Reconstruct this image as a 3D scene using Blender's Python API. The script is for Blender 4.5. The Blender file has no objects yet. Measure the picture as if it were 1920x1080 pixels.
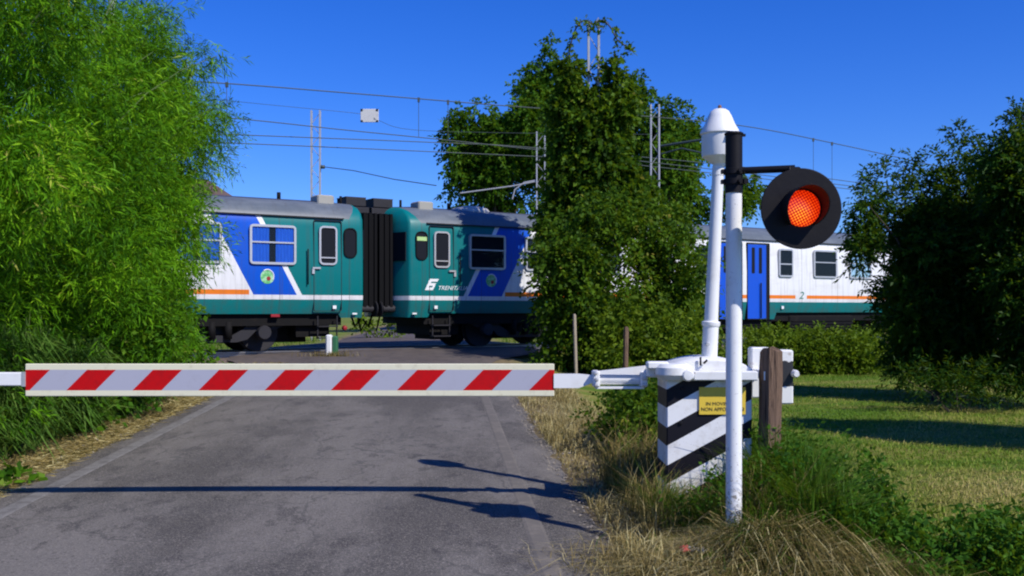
import bpy, math, random
import numpy as np
R = np.random.default_rng(7)
random.seed(7)
SC = bpy.context.scene
COL = SC.collection
F, HZ, EYE = 1867.0, 579.0, 1.6          # focal length in photo pixels, horizon row, eye height


def at(px, py, Y):
    return ((px - 960) / F * Y, Y, EYE + (HZ - py) / F * Y)


# ------------------------------------------------------------------ node helpers
class NT:
    def __init__(s, name, clear=True):
        s.m = bpy.data.materials.new(name)
        s.m.use_nodes = True
        s.t = s.m.node_tree
        s.b = s.t.nodes['Principled BSDF']
        s.out = s.t.nodes['Material Output']

    def n(s, typ, **kw):
        x = s.t.nodes.new(typ)
        for k, v in kw.items():
            setattr(x, k, v)
        return x

    def put(s, sock, v):
        if isinstance(v, bpy.types.NodeSocket):
            s.t.links.new(v, sock)
        elif v is not None:
            if isinstance(v, (tuple, list)) and len(v) == 3 and sock.type == 'RGBA':
                v = (*v, 1)
            sock.default_value = v

    def math(s, op, a, b=None, c=None, clamp=False):
        x = s.n('ShaderNodeMath', operation=op)
        x.use_clamp = clamp
        s.put(x.inputs[0], a)
        if b is not None: s.put(x.inputs[1], b)
        if c is not None: s.put(x.inputs[2], c)
        return x.outputs[0]

    def mix(s, f, a, b, mode='MIX'):
        x = s.n('ShaderNodeMix', data_type='RGBA', blend_type=mode)
        s.put(x.inputs[0], f)
        s.put(x.inputs[6], a)
        s.put(x.inputs[7], b)
        return x.outputs[2]

    def ramp(s, f, stops):
        x = s.n('ShaderNodeValToRGB')
        el = x.color_ramp.elements
        while len(el) < len(stops): el.new(0.5)
        for e, (p, c) in zip(el, stops):
            e.position = p
            e.color = (*c, 1) if len(c) == 3 else c
        s.put(x.inputs[0], f)
        return x.outputs[0]

    def step(s, f, a, b):      # smooth 0..1 between a and b
        x = s.n('ShaderNodeMapRange', interpolation_type='SMOOTHSTEP')
        s.put(x.inputs[0], f); x.inputs[1].default_value = a; x.inputs[2].default_value = b
        return x.outputs[0]

    def obj(s):
        return s.n('ShaderNodeTexCoord').outputs['Object']

    def xyz(s, v=None):
        x = s.n('ShaderNodeSeparateXYZ')
        s.put(x.inputs[0], v or s.obj())
        return x.outputs

    def noise(s, scale, detail=4, rough=0.6, v=None, w=None, stretch=None):
        x = s.n('ShaderNodeTexNoise')
        x.inputs['Scale'].default_value = scale
        x.inputs['Detail'].default_value = detail
        x.inputs['Roughness'].default_value = rough
        v = v or s.obj()
        if stretch:
            mp = s.n('ShaderNodeMapping'); mp.inputs['Scale'].default_value = stretch
            s.put(mp.inputs[0], v); v = mp.outputs[0]
        s.put(x.inputs['Vector'], v)
        return x.outputs[0]

    def bump(s, h, strength=0.3, dist=0.02):
        x = s.n('ShaderNodeBump')
        x.inputs['Strength'].default_value = strength
        x.inputs['Distance'].default_value = dist
        s.put(x.inputs['Height'], h)
        s.t.links.new(x.outputs[0], s.b.inputs['Normal'])

    def base(s, c, rough=0.5, metal=0.0, spec=0.5):
        s.put(s.b.inputs['Base Color'], c)
        s.put(s.b.inputs['Roughness'], rough)
        s.b.inputs['Metallic'].default_value = metal
        s.b.inputs['Specular IOR Level'].default_value = spec
        return s.m


def paint(name, c, rough=0.4, wear=0.25, dirt=(0.12, 0.1, 0.07), scale=6, rust=None, metal=0, spec=0.5):
    """Painted surface with stains and faint tone changes."""
    t = NT(name)
    n1 = t.noise(scale, 6, 0.7)
    f = t.math('MULTIPLY', t.step(n1, 0.48, 0.78), wear)
    col = t.mix(f, c, dirt)
    if rust:
        n2 = t.noise(scale * 3.1, 5, 0.7)
        col = t.mix(t.step(n2, 0.66, 0.72), col, rust)
    col = t.mix(t.math('MULTIPLY', t.noise(scale * 12, 3), 0.12), col, tuple(x * 0.5 for x in c))
    t.bump(t.noise(scale * 5, 3), 0.08, 0.01)
    return t.base(col, t.math('ADD', t.math('MULTIPLY', n1, 0.25), rough - 0.12), metal, spec)


def leaf_mat(name, stops, trans=0.3, rough=0.55, spec=0.1):
    t = NT(name)
    a = t.n('ShaderNodeAttribute', attribute_name='rnd')
    col = t.ramp(a.outputs['Fac'], stops)
    t.base(col, rough, 0, spec)
    tr = t.n('ShaderNodeBsdfTranslucent')
    t.put(tr.inputs[0], t.mix(0.4, col, (0.30, 0.42, 0.01), 'MIX'))
    mx = t.n('ShaderNodeMixShader')
    mx.inputs[0].default_value = trans
    t.t.links.new(t.b.outputs[0], mx.inputs[1])
    t.t.links.new(tr.outputs[0], mx.inputs[2])
    t.t.links.new(mx.outputs[0], t.out.inputs[0])
    return t.m


# ------------------------------------------------------------------ object helpers
def tag(o, label=None, cat=None, group=None, kind=None):
    if label: o['label'] = label
    if cat: o['category'] = cat
    if group: o['group'] = group
    if kind: o['kind'] = kind
    return o


def thing(name, label, cat, loc=(0, 0, 0), rz=0.0, group=None):
    o = bpy.data.objects.new(name, None)
    o.empty_display_size = 0.2
    COL.objects.link(o)
    o.location = loc
    o.rotation_euler = (0, 0, rz)
    return tag(o, label, cat, group)


def copy_tree(o, parent=None):
    c = o.copy(); COL.objects.link(c); c.parent = parent
    for ch in list(o.children): copy_tree(ch, c)
    return c


class MB:
    """Collects shapes and links them as ONE mesh object."""
    def __init__(s): s.v, s.f, s.sm = [], [], []

    def add(s, vs, fs, smooth=False):
        k = len(s.v)
        s.v += [tuple(map(float, v)) for v in vs]
        s.f += [tuple(i + k for i in f) for f in fs]
        s.sm += [smooth] * len(fs)

    def box(s, a, b, bev=0.0):
        (x0, y0, z0), (x1, y1, z1) = a, b
        if bev <= 0:
            s.add([(x0, y0, z0), (x1, y0, z0), (x1, y1, z0), (x0, y1, z0), (x0, y0, z1), (x1, y0, z1), (x1, y1, z1), (x0, y1, z1)],
                  [(0, 3, 2, 1), (4, 5, 6, 7), (0, 1, 5, 4), (1, 2, 6, 5), (2, 3, 7, 6), (3, 0, 4, 7)])
            return
        # bevelled box: octagon-like rounding of vertical and horizontal edges
        rings = []
        for z, ins in ((z0, bev), (z0 + bev, 0), (z1 - bev, 0), (z1, bev)):
            xa, xb, ya, yb = x0 + ins, x1 - ins, y0 + ins, y1 - ins
            c = bev
            rings.append([(xa + c, ya, z), (xb - c, ya, z), (xb, ya + c, z), (xb, yb - c, z), (xb - c, yb, z), (xa + c, yb, z), (xa, yb - c, z), (xa, ya + c, z)])
        s.loft(rings)

    def loft(s, rings, cap=True, smooth=False, closed=True):
        n = len(rings[0])
        vs = [p for r in rings for p in r]
        fs = []
        for i in range(len(rings) - 1):
            for j in range(n if closed else n - 1):
                a, b = i * n + j, i * n + (j + 1) % n
                fs.append((a, b, b + n, a + n))
        s.add(vs, fs, smooth)
        if cap:
            s.add(rings[0], [tuple(range(n - 1, -1, -1))])
            s.add(rings[-1], [tuple(range(n))])

    def tube(s, pts, rad, n=12, cap=True):
        pts = [np.array(p, float) for p in pts]
        if not isinstance(rad, (list, tuple)): rad = [rad] * len(pts)
        rings = []
        up = None
        for i, p in enumerate(pts):
            d = pts[min(i + 1, len(pts) - 1)] - pts[max(i - 1, 0)]
            d /= np.linalg.norm(d) + 1e-9
            if up is None:
                up = np.array([0, 0, 1.0]) if abs(d[2]) < 0.9 else np.array([1.0, 0, 0])
            a = np.cross(d, up); a /= np.linalg.norm(a) + 1e-9
            up2 = np.cross(a, d); up = up2
            rings.append([tuple(p + rad[i] * (math.cos(2 * math.pi * k / n) * a + math.sin(2 * math.pi * k / n) * up2)) for k in range(n)])
        s.loft(rings, cap, smooth=n > 6)

    def lathe(s, prof, c=(0, 0, 0), n=32, axis='z'):
        rings = []
        for r, h in prof:
            ring = []
            for k in range(n):
                a = 2 * math.pi * k / n
                x, y = max(r, 1e-4) * math.cos(a), max(r, 1e-4) * math.sin(a)
                if axis == 'z': q = (c[0] + x, c[1] + y, c[2] + h)
                elif axis == 'y': q = (c[0] + x, c[1] + h, c[2] - y)
                else: q = (c[0] + h, c[1] + x, c[2] + y)
                ring.append(q)
            rings.append(ring)
        s.loft(rings, True, True)

    def prism(s, poly, y0, y1):      # polygon in x,z extruded along y
        n = len(poly)
        vs = [(x, y0, z) for x, z in poly] + [(x, y1, z) for x, z in poly]
        fs = [tuple(range(n)), tuple(range(2 * n - 1, n - 1, -1))]
        fs += [(i, i + n, (i + 1) % n + n, (i + 1) % n) for i in range(n)]
        s.add(vs, fs)

    def build(s, name, mat, parent=None, loc=None):
        me = bpy.data.meshes.new(name)
        me.from_pydata(s.v, [], s.f)
        me.polygons.foreach_set('use_smooth', s.sm)
        me.materials.append(mat)
        me.update()
        import bmesh
        bm = bmesh.new(); bm.from_mesh(me)
        bmesh.ops.remove_doubles(bm, verts=bm.verts, dist=1e-5)
        bmesh.ops.recalc_face_normals(bm, faces=bm.faces)
        for e in bm.edges:
            if len(e.link_faces) == 2 and e.calc_face_angle(0) > 0.6: e.smooth = False
        bm.to_mesh(me); bm.free()
        o = bpy.data.objects.new(name, me)
        COL.objects.link(o)
        o.parent = parent
        if loc: o.location = loc
        return o


def rrect(x0, x1, z0, z1, r, k=5):
    pts = []
    for cx, cz, a0 in ((x1 - r, z0 + r, -90), (x1 - r, z1 - r, 0), (x0 + r, z1 - r, 90), (x0 + r, z0 + r, 180)):
        for i in range(k):
            a = math.radians(a0 + 90 * i / (k - 1))
            pts.append((cx + r * math.cos(a), cz + r * math.sin(a)))
    return pts


def ring_frame(mb, x0, x1, z0, z1, r, w, y0, y1):
    o, i = rrect(x0, x1, z0, z1, r), rrect(x0 + w, x1 - w, z0 + w, z1 - w, max(r - w, 0.012))
    n = len(o)
    vs = [(x, y0, z) for x, z in o] + [(x, y0, z) for x, z in i] + [(x, y1, z) for x, z in o] + [(x, y1, z) for x, z in i]
    fs = []
    for k in range(n):
        q = (k + 1) % n
        fs += [(k, q, q + n, k + n), (k + 2 * n, k + 3 * n, q + 3 * n, q + 2 * n), (k, k + 2 * n, q + 2 * n, q), (k + n, q + n, q + 3 * n, k + 3 * n)]
    mb.add(vs, fs)


def quads(name, V, mat, rnd=None, parent=None, nq=1, smooth=False):
    """V: (n, 4, 3) quads, linked as one object; rnd per quad for leaf colour."""
    V = np.asarray(V, np.float32)
    n = len(V)
    me = bpy.data.meshes.new(name)
    me.vertices.add(n * 4)
    me.vertices.foreach_set('co', V.reshape(-1))
    me.loops.add(n * 4)
    me.loops.foreach_set('vertex_index', np.arange(n * 4, dtype=np.int32))
    me.polygons.add(n)
    me.polygons.foreach_set('loop_start', np.arange(0, n * 4, 4, dtype=np.int32))
    if rnd is not None:
        a = me.attributes.new('rnd', 'FLOAT', 'FACE')
        a.data.foreach_set('value', np.clip(np.asarray(rnd, np.float32), 0, 1))
    me.materials.append(mat)
    me.update(calc_edges=True)
    o = bpy.data.objects.new(name, me)
    COL.objects.link(o)
    o.parent = parent
    return o


def unit(v): return v / (np.linalg.norm(v, axis=-1, keepdims=True) + 1e-9)


def leaf_quads(P, D, L, W, droop=0.15):
    n = len(P)
    D = unit(D)
    S = unit(np.cross(D, R.normal(size=(n, 3))))
    L = L[:, None]; W = W[:, None]
    mid = P + D * L * 0.45
    N = np.cross(S, D) * L * 0.05
    tip = P + D * L
    tip[:, 2] -= droop * L[:, 0]
    return np.stack([P, mid + S * W * 0.5 + N, tip, mid - S * W * 0.5 + N], 1)


def twig_leaves(P, D, length, k, L, W, spread=0.9, droop=0.2, jit=0.35):
    """k leaves along each twig (P start, D direction, length)."""
    n = len(P)
    D = unit(D)
    t = np.linspace(0.15, 1.0, k)[None, :, None]
    pos = P[:, None] + D[:, None] * length[:, None, None] * t
    pos[..., 2] -= droop * (t[..., 0] ** 2) * length[:, None]
    A = unit(np.cross(D, R.normal(size=(n, 3))))
    sgn = np.where(np.arange(k) % 2 == 0, 1, -1)[None, :, None]
    d = D[:, None] + A[:, None] * sgn * spread + R.normal(size=(n, k, 3)) * jit
    d[..., 2] -= droop
    pos = pos.reshape(-1, 3); d = d.reshape(-1, 3)
    LL = L * R.uniform(0.6, 1.25, len(pos)); WW = W * R.uniform(0.7, 1.25, len(pos))
    return leaf_quads(pos, d, LL, WW), np.repeat(np.arange(n), k)


def clump_twigs(c, r, n, up=0.25, shell=2.6):
    v = unit(R.normal(size=(n, 3)))
    rr = R.uniform(0, 1, n) ** (1 / shell)
    P = np.array(c) + v * rr[:, None] * np.array(r)
    D = unit(v * 0.8 + R.normal(size=(n, 3)) * 0.5 + np.array([0, 0, up]))
    return P, D


def foliage(name, clumps, mat, parent=None, k=7, tl=0.35, L=0.09, W=0.045, up=0.25, droop=0.2, spread=0.9, shell=2.6, zmin=None, dens=1.0):
    Q, C = [], []
    for c, r, n in clumps:
        n = int(n * dens)
        P, D = clump_twigs(c, r, n, up, shell)
        base = R.uniform(-0.2, 0.2)
        tone = R.normal(0, 0.1, n) + base
        ln = tl * R.uniform(0.5, 1.4, n)
        q, idx = twig_leaves(P, D, ln, k, L, W, spread, droop)
        if zmin is not None:
            ok = q[:, :, 2].min(1) > zmin
            q, idx = q[ok], idx[ok]
        Q.append(q)
        C.append(0.5 + tone[idx] + R.normal(0, 0.13, len(q)))
    return quads(name, np.concatenate(Q), mat, np.concatenate(C), parent)


def sub_clumps(c, r, count, size, n, bias=0.5, flat=1.0):
    """Break one big crown ellipsoid into many uneven clumps over its volume."""
    out = []
    c = np.array(c); r = np.array(r)
    for i in range(count):
        v = unit(R.normal(size=3))
        rr = R.uniform(0, 1) ** bias
        s = size * R.uniform(0.6, 1.35)
        out.append((tuple(c + v * rr * r), (s, s, s * flat * R.uniform(0.7, 1.0)), int(n * (s / size) ** 2)))
    return out


def blades(P, H, W, lean, bend=0.35):
    """Grass blades as two quads each. P (n,3), H heights, W widths."""
    n = len(P)
    a = R.uniform(0, 2 * math.pi, n)
    dirv = np.stack([np.cos(a), np.sin(a), np.zeros(n)], 1)
    side = np.stack([-np.sin(a + 0.5), np.cos(a + 0.5), np.zeros(n)], 1)
    ln = (lean * R.uniform(0.2, 1.6, n))[:, None]
    upv = np.array([0, 0, 1.0])[None]
    H = H[:, None]; W = W[:, None]
    mid = P + dirv * ln * H * 0.35 + upv * H * 0.55
    tip = P + dirv * ln * H * (1.0 + bend) + upv * H * (1.0 - 0.45 * np.minimum(ln, 1.6))
    q1 = np.stack([P - side * W * .5, P + side * W * .5, mid + side * W * .4, mid - side * W * .4], 1)
    q2 = np.stack([mid - side * W * .4, mid + side * W * .4, tip + side * W * .08, tip - side * W * .08], 1)
    return np.concatenate([q1, q2])


def text_mesh(s, size, italic=0.0):
    cu = bpy.data.curves.new('lettering', 'FONT')
    cu.body = s; cu.size = size; cu.shear = italic; cu.extrude = 0.0015; cu.align_x = 'LEFT'
    cu.resolution_u = 3
    o = bpy.data.objects.new('lettering', cu); COL.objects.link(o)
    bpy.context.view_layer.update()
    me = bpy.data.meshes.new_from_object(o.evaluated_get(bpy.context.evaluated_depsgraph_get()))
    bpy.data.objects.remove(o); bpy.data.curves.remove(cu)
    return me


def lettering(name, s, size, mat, parent, loc, width=None, italic=0.0, rot=(math.pi / 2, 0, 0)):
    me = text_mesh(s, size, italic)
    me.materials.clear(); me.materials.append(mat)
    xs = [v.co.x for v in me.vertices]
    if width:
        k = width / (max(xs) - min(xs))
        for v in me.vertices: v.co.x *= k
    o = bpy.data.objects.new(name, me); COL.objects.link(o)
    o.parent = parent; o.location = loc; o.rotation_euler = rot
    return o


# ------------------------------------------------------------------ terrain
U = np.array([0.845, 0.534]); NV = np.array([-0.534, 0.845])
P0 = np.array([-2.95, 25.06])
TRK_Z = 0.58
TRK_RZ = math.atan2(U[1], U[0])


def sm(x, a, b):
    t = np.clip((x - a) / (b - a), 0, 1)
    return t * t * (3 - 2 * t)


def road_c(y): return -1.236 - 0.069 * y
def road_z(y): return np.minimum(0.0214 * y, 0.545)


def track_p(x, y): return (x - P0[0]) * NV[0] + (y - P0[1]) * NV[1] - 1.44


def flare(x, y):
    return 1.5 * (1 - sm(np.abs(track_p(x, y)), 1.5, 6.0))


def ground(x, y):
    x = np.asarray(x, float); y = np.asarray(y, float)
    d = x - road_c(y)
    rz = road_z(y)
    right = 0.006 * np.clip(y, 0, 60)
    left = np.minimum(0.0214 * y, 0.4) - 0.05
    side = np.where(d > 0, right, left)
    t = sm(np.abs(d), 2.5, 4.6)
    z = (rz - 0.035) * (1 - t) + side * t
    p = np.abs(track_p(x, y))
    tt = (1 - sm(p, 2.6, 5.5)) * sm(np.abs(d), 3.6, 4.6)
    z = z * (1 - tt) + 0.36 * tt
    far = sm(track_p(x, y), 2.0, 5.0)
    z = z * (1 - far) + far * np.where(np.abs(d) < 2.6, rz - 0.035, 0.40)
    z = z + 0.20 * np.exp(-(((x - 1.45) / 0.34) ** 2 + ((y - 5.68) / 0.30) ** 2))     # mound of cut grass by the signal
    z = z + 0.03 * np.sin(x * 1.7 + 1.3 * y) * np.sin(y * 0.9 - x * 0.6) * sm(np.abs(d), 3.0, 4.5) * (1 - tt)
    return z


xs = np.concatenate([-np.geomspace(900, 14.5, 26), np.arange(-14, 18.01, 0.2), np.geomspace(18.6, 900, 26)])
ys = np.concatenate([-np.geomspace(900, 6.5, 14), np.arange(-6, 34, 0.2), np.geomspace(34.6, 1500, 34)])
GX, GY = np.meshgrid(xs, ys)
GZ = ground(GX, GY)
nx, ny = len(xs), len(ys)
verts = np.stack([GX, GY, GZ], -1).reshape(-1, 3)
ii = np.arange(nx * ny).reshape(ny, nx)
fc = np.stack([ii[:-1, :-1], ii[:-1, 1:], ii[1:, 1:], ii[1:, :-1]], -1).reshape(-1, 4)
me = bpy.data.meshes.new('ground')
me.from_pydata(verts.tolist(), [], fc.tolist())
me.polygons.foreach_set('use_smooth', [True] * len(me.polygons))
d = np.abs(verts[:, 0] - road_c(verts[:, 1]))
dry = 1 - sm(d, 2.6, 3.5)
a = me.attributes.new('dry', 'FLOAT', 'POINT'); a.data.foreach_set('value', dry.astype(np.float32))
t = NT('ground_soil')
dn = t.n('ShaderNodeAttribute', attribute_name='dry').outputs['Fac']
n1 = t.noise(0.5, 5, 0.65); n2 = t.noise(7, 6, 0.7); n3 = t.noise(60, 3, 0.7)
n1s = t.noise(0.9, 4, 0.6, stretch=(0.35, 1.2, 1))
lawn = t.mix(t.step(n1s, 0.40, 0.60), (0.10, 0.20, 0.015), (0.27, 0.26, 0.06))
lawn = t.mix(t.math('MULTIPLY', t.step(n2, 0.45, 0.7), 0.6), lawn, (0.10, 0.085, 0.035))
dirt = t.mix(t.step(n2, 0.35, 0.65), (0.30, 0.23, 0.12), (0.17, 0.13, 0.085))
c = t.mix(dn, lawn, dirt)
c = t.mix(t.math('MULTIPLY', t.step(n3, 0.4, 0.7), 0.5), c, (0.05, 0.05, 0.02))
t.bump(t.math('ADD', n2, n3), 0.6, 0.03)
GROUND_M = t.base(c, 0.95, 0, 0.1)
me.materials.append(GROUND_M)
gr = bpy.data.objects.new('ground', me); COL.objects.link(gr); tag(gr, kind='structure')

# asphalt road
t = NT('asphalt')
v = t.xyz()
big = t.noise(0.7, 5, 0.65, stretch=(1.2, 0.45, 1)); mid_ = t.noise(4, 5, 0.7, stretch=(1, 0.5, 1)); grain = t.noise(75, 3, 0.85); pit = t.noise(30, 4, 0.75)
c = t.mix(t.step(big, 0.38, 0.62), (0.066, 0.061, 0.056), (0.160, 0.147, 0.132))
c = t.mix(t.math('MULTIPLY', t.step(mid_, 0.55, 0.63), 0.65), c, (0.045, 0.042, 0.042))
c = t.mix(t.math('MULTIPLY', t.step(grain, 0.45, 0.75), 0.85), c, (0.36, 0.32, 0.28))
c = t.mix(t.math('MULTIPLY', t.step(pit, 0.52, 0.72), 0.7), c, (0.03, 0.03, 0.034))
vo = t.n('ShaderNodeTexVoronoi', feature='DISTANCE_TO_EDGE'); vo.inputs['Scale'].default_value = 0.75
mp = t.n('ShaderNodeMapping'); wob = t.n('ShaderNodeVectorMath', operation='MULTIPLY_ADD')
nz = t.n('ShaderNodeTexNoise'); nz.inputs['Scale'].default_value = 2.5; t.put(nz.inputs['Vector'], t.obj())
t.put(wob.inputs[0], nz.outputs['Color']); wob.inputs[1].default_value = (0.5, 0.5, 0.5); t.put(wob.inputs[2], t.obj())
t.put(vo.inputs['Vector'], wob.outputs[0])
crack = t.math('MULTIPLY', t.math('LESS_THAN', vo.outputs[0], 0.008), t.step(big, 0.42, 0.55))
c = t.mix(t.math('MULTIPLY', crack, 0.4), c, (0.05, 0.05, 0.05))
lat = t.math('ADD', v[0], t.math('MULTIPLY', v[1], 0.069))       # distance across the road
# sandy dust that gathers along the right edge, brown dirt on the crossing
dust = t.math('MULTIPLY', t.step(t.math('ADD', lat, t.math('MULTIPLY', mid_, 0.5)), 1.2, 1.7), 0.55)
c = t.mix(dust, c, (0.25, 0.22, 0.185))
dustl = t.math('MULTIPLY', t.step(t.math('ADD', t.math('MULTIPLY', lat, -1), t.math('MULTIPLY', mid_, 0.6)), 3.55, 4.0), 0.5)
c = t.mix(dustl, c, (0.20, 0.175, 0.14))
c = t.mix(t.math('MULTIPLY', t.step(v[1], 18.5, 21.5), 0.75), c, t.mix(t.step(mid_, 0.4, 0.7), (0.105, 0.08, 0.072), (0.065, 0.052, 0.05)))
t.bump(t.math('ADD', grain, pit), 0.8, 0.012)
ASPH = t.base(c, 0.85, 0, 0.25)
rows = np.concatenate([np.arange(-12, 34.01, 0.3), np.arange(35, 120, 4)])
cols = np.linspace(-1, 1, 41)
vv = []
for y in rows:
    xc = road_c(y)
    hw = 2.25
    for cfr in cols:
        x = xc + cfr * hw
        x += math.copysign(flare(x, y) * abs(cfr) ** 2, cfr)
        if abs(cfr) == 1:
            x += math.copysign(0.10 * math.sin(y * 2.3) * math.sin(y * 0.7 + cfr) + random.uniform(-0.05, 0.05), cfr)
        vv.append((x, y, road_z(y) + 0.02 * (1 - cfr * cfr) - (0.03 if abs(cfr) == 1 else 0)))
nc = len(cols)
ff = [(i * nc + j, i * nc + j + 1, (i + 1) * nc + j + 1, (i + 1) * nc + j) for i in range(len(rows) - 1) for j in range(nc - 1)]
mb = MB(); mb.add(vv, ff, True)
tag(mb.build('road', ASPH), kind='structure')

# worn edge lines
t = NT('worn_line_paint')
w = t.noise(9, 5, 0.75); w2 = t.noise(70, 3, 0.8)
f = t.math('MULTIPLY', t.step(w, 0.36, 0.56), t.step(w2, 0.3, 0.55))
LINE_M = t.base(t.mix(f, (0.125, 0.117, 0.11), (0.20, 0.19, 0.18)), 0.8, 0, 0.2)
t = NT('faded_line_paint')
w = t.noise(6, 5, 0.75); w2 = t.noise(70, 3, 0.8)
f = t.math('MULTIPLY', t.step(w, 0.45, 0.65), t.step(w2, 0.35, 0.6))
LINE2_M = t.base(t.mix(f, (0.135, 0.122, 0.108), (0.205, 0.18, 0.15)), 0.85, 0, 0.2)
for off, wd, m in ((-1.88, 0.10, LINE_M), (1.84, 0.09, LINE2_M)):
    mb = MB(); vv = []; ff = []
    yy = np.arange(-8, 20.5, 0.3)
    for y in yy:
        for sgn, dz in ((-0.9, -.004), (-0.5, .004), (0.5, .004), (0.9, -.004)):
            x = road_c(y) + off + sgn * wd
            cfr = (x - road_c(y)) / 2.25
            vv.append((x, y, road_z(y) + 0.02 * (1 - cfr * cfr) + dz))
    ff = [(4 * i + j, 4 * i + j + 1, 4 * i + j + 5, 4 * i + j + 4) for i in range(len(yy) - 1) for j in range(3)]
    mb.add(vv, ff)
    tag(mb.build('road_marking', m), kind='structure')

# ballast bed and rails
t = NT('ballast_stone')
vo = t.n('ShaderNodeTexVoronoi'); vo.inputs['Scale'].default_value = 16; t.put(vo.inputs['Vector'], t.obj())
t.bump(vo.outputs['Distance'], 1.0, 0.05)
BALL = t.base(t.mix(t.noise(3, 4), t.mix(vo.outputs['Color'], (0.16, 0.13, 0.11), (0.25, 0.22, 0.2)), (0.15, 0.10, 0.07)), 0.95, 0, 0.1)


def along(s, lat, z):   # s along the track from the end of the right railcar, lat behind the near body side
    q = P0 + U * s + NV * lat
    return (q[0], q[1], z)


mb = MB()
ring = []
for s in np.arange(-70, 120.1, 2.0):
    ring.append([along(s, 1.44 + l, z) for l, z in ((-3.0, 0.30), (-1.9, 0.44), (1.9, 0.44), (3.0, 0.30), (3.0, 0.1), (-3.0, 0.1))])
mb.loft(ring, smooth=False)
tag(mb.build('ballast_bed', BALL), kind='structure')
RAIL_M = paint('rail_steel', (0.30, 0.28, 0.27), 0.35, 0.7, (0.16, 0.09, 0.05), 9, metal=0.8)
for nm, lt, lab in (('rail', 1.44 - 0.7525, 'shiny steel rail nearer the barrier, crossing the road'),
                    ('rail', 1.44 + 0.7525, 'steel rail on the far side of the track under the train')):
    prof = [(-0.035, TRK_Z), (0.035, TRK_Z), (0.035, TRK_Z - 0.04), (0.01, TRK_Z - 0.05), (0.01, TRK_Z - 0.12), (0.07, TRK_Z - 0.14), (-0.07, TRK_Z - 0.14), (-0.01, TRK_Z - 0.12), (-0.01, TRK_Z - 0.05), (-0.035, TRK_Z - 0.04)]
    mb = MB(); mb.loft([[along(s, lt + l, z) for l, z in prof] for s in (-70, 120)])
    tag(mb.build(nm, RAIL_M), lab, 'rail', 'rails of the track')

# ------------------------------------------------------------------ materials for built objects
WHITE = paint('white_enamel', (0.80, 0.80, 0.79), 0.4, 0.25, (0.42, 0.36, 0.27), 5, rust=None)
WHITE_R = paint('white_enamel_rusty', (0.78, 0.78, 0.77), 0.45, 0.35, (0.40, 0.33, 0.24), 7, rust=(0.24, 0.11, 0.05))
BLACK = paint('black_paint', (0.008, 0.007, 0.009), 0.55, 0.4, (0.022, 0.02, 0.022), 8, spec=.2)
t = NT('black_rubber'); RUBBER = t.base((.006, .006, .007), .8, 0, .1)
DARK = paint('dark_underframe', (0.007, 0.0065, 0.007), 0.75, 0.6, (0.025, 0.02, 0.016), 4, spec=.15)
BOGIE_M = paint('bogie_grey', (0.028, 0.027, 0.032), 0.65, 0.6, (0.02, 0.017, 0.014), 5, spec=.2)
ALU = paint('window_aluminium', (0.55, 0.55, 0.56), 0.4, 0.3, (0.25, 0.22, 0.2), 10, metal=0.4)
GALV = paint('galvanised_steel', (0.42, 0.43, 0.45), 0.5, 0.4, (0.22, 0.2, 0.18), 3, metal=0.2)
RUST = paint('rust', (0.22, 0.10, 0.05), 0.8, 0.5, (0.08, 0.04, 0.02), 20)
WIRE_M = paint('wire_copper_dark', (0.05, 0.07, 0.07), 0.6, 0.3, (0.1, 0.12, 0.1), 5)
TEAL = (0.001, 0.16, 0.165); BLUE = (0.003, 0.085, 0.54); ORANGE = (0.80, 0.20, 0.02); WHT = (0.76, 0.76, 0.77)
DOOR_M = paint('door_blue', (0.004, 0.075, 0.56), 0.35, 0.2, (0.03, 0.04, 0.15), 4)
RED_M = paint('signal_red', (0.30, 0.008, 0.015), 0.5, 0.2)
t = NT('curtain_cloth'); CURT = t.base(t.mix(t.noise(9, 3, stretch=(6, 1, 0.4)), (0.01, 0.07, 0.50), (0.05, 0.22, 0.85)), 0.8, 0, 0.1)
t = NT('blind_green'); BLIND = t.base((0.42, 0.62, 0.24), 0.8)
t = NT('dark_interior'); INT = t.base((0.012, 0.014, 0.02), 0.8, 0, 0.1)
t = NT('decal_white'); DEC_W = t.base((0.78, 0.78, 0.78), 0.5)
t = NT('decal_green'); DEC_G = t.base((0.02, 0.16, 0.12), 0.5)
t = NT('emblem_green'); EMB_G = t.base(t.mix(t.step(t.noise(9, 2), 0.4, 0.6), (0.10, 0.42, 0.12), (0.35, 0.62, 0.35)), 0.5)
# window glass: clear with a sky-reflecting coat
t = NT('window_glass')
gl = t.n('ShaderNodeBsdfGlossy'); gl.inputs['Roughness'].default_value = 0.03
tr = t.n('ShaderNodeBsdfTransparent'); tr.inputs[0].default_value = (0.75, 0.82, 0.85, 1)
fr = t.n('ShaderNodeFresnel'); fr.inputs[0].default_value = 1.3
ms = t.n('ShaderNodeMixShader'); t.put(ms.inputs[0], fr.outputs[0])
t.t.links.new(tr.outputs[0], ms.inputs[1]); t.t.links.new(gl.outputs[0], ms.inputs[2]); t.t.links.new(ms.outputs[0], t.out.inputs[0])
GLASS = t.m

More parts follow.
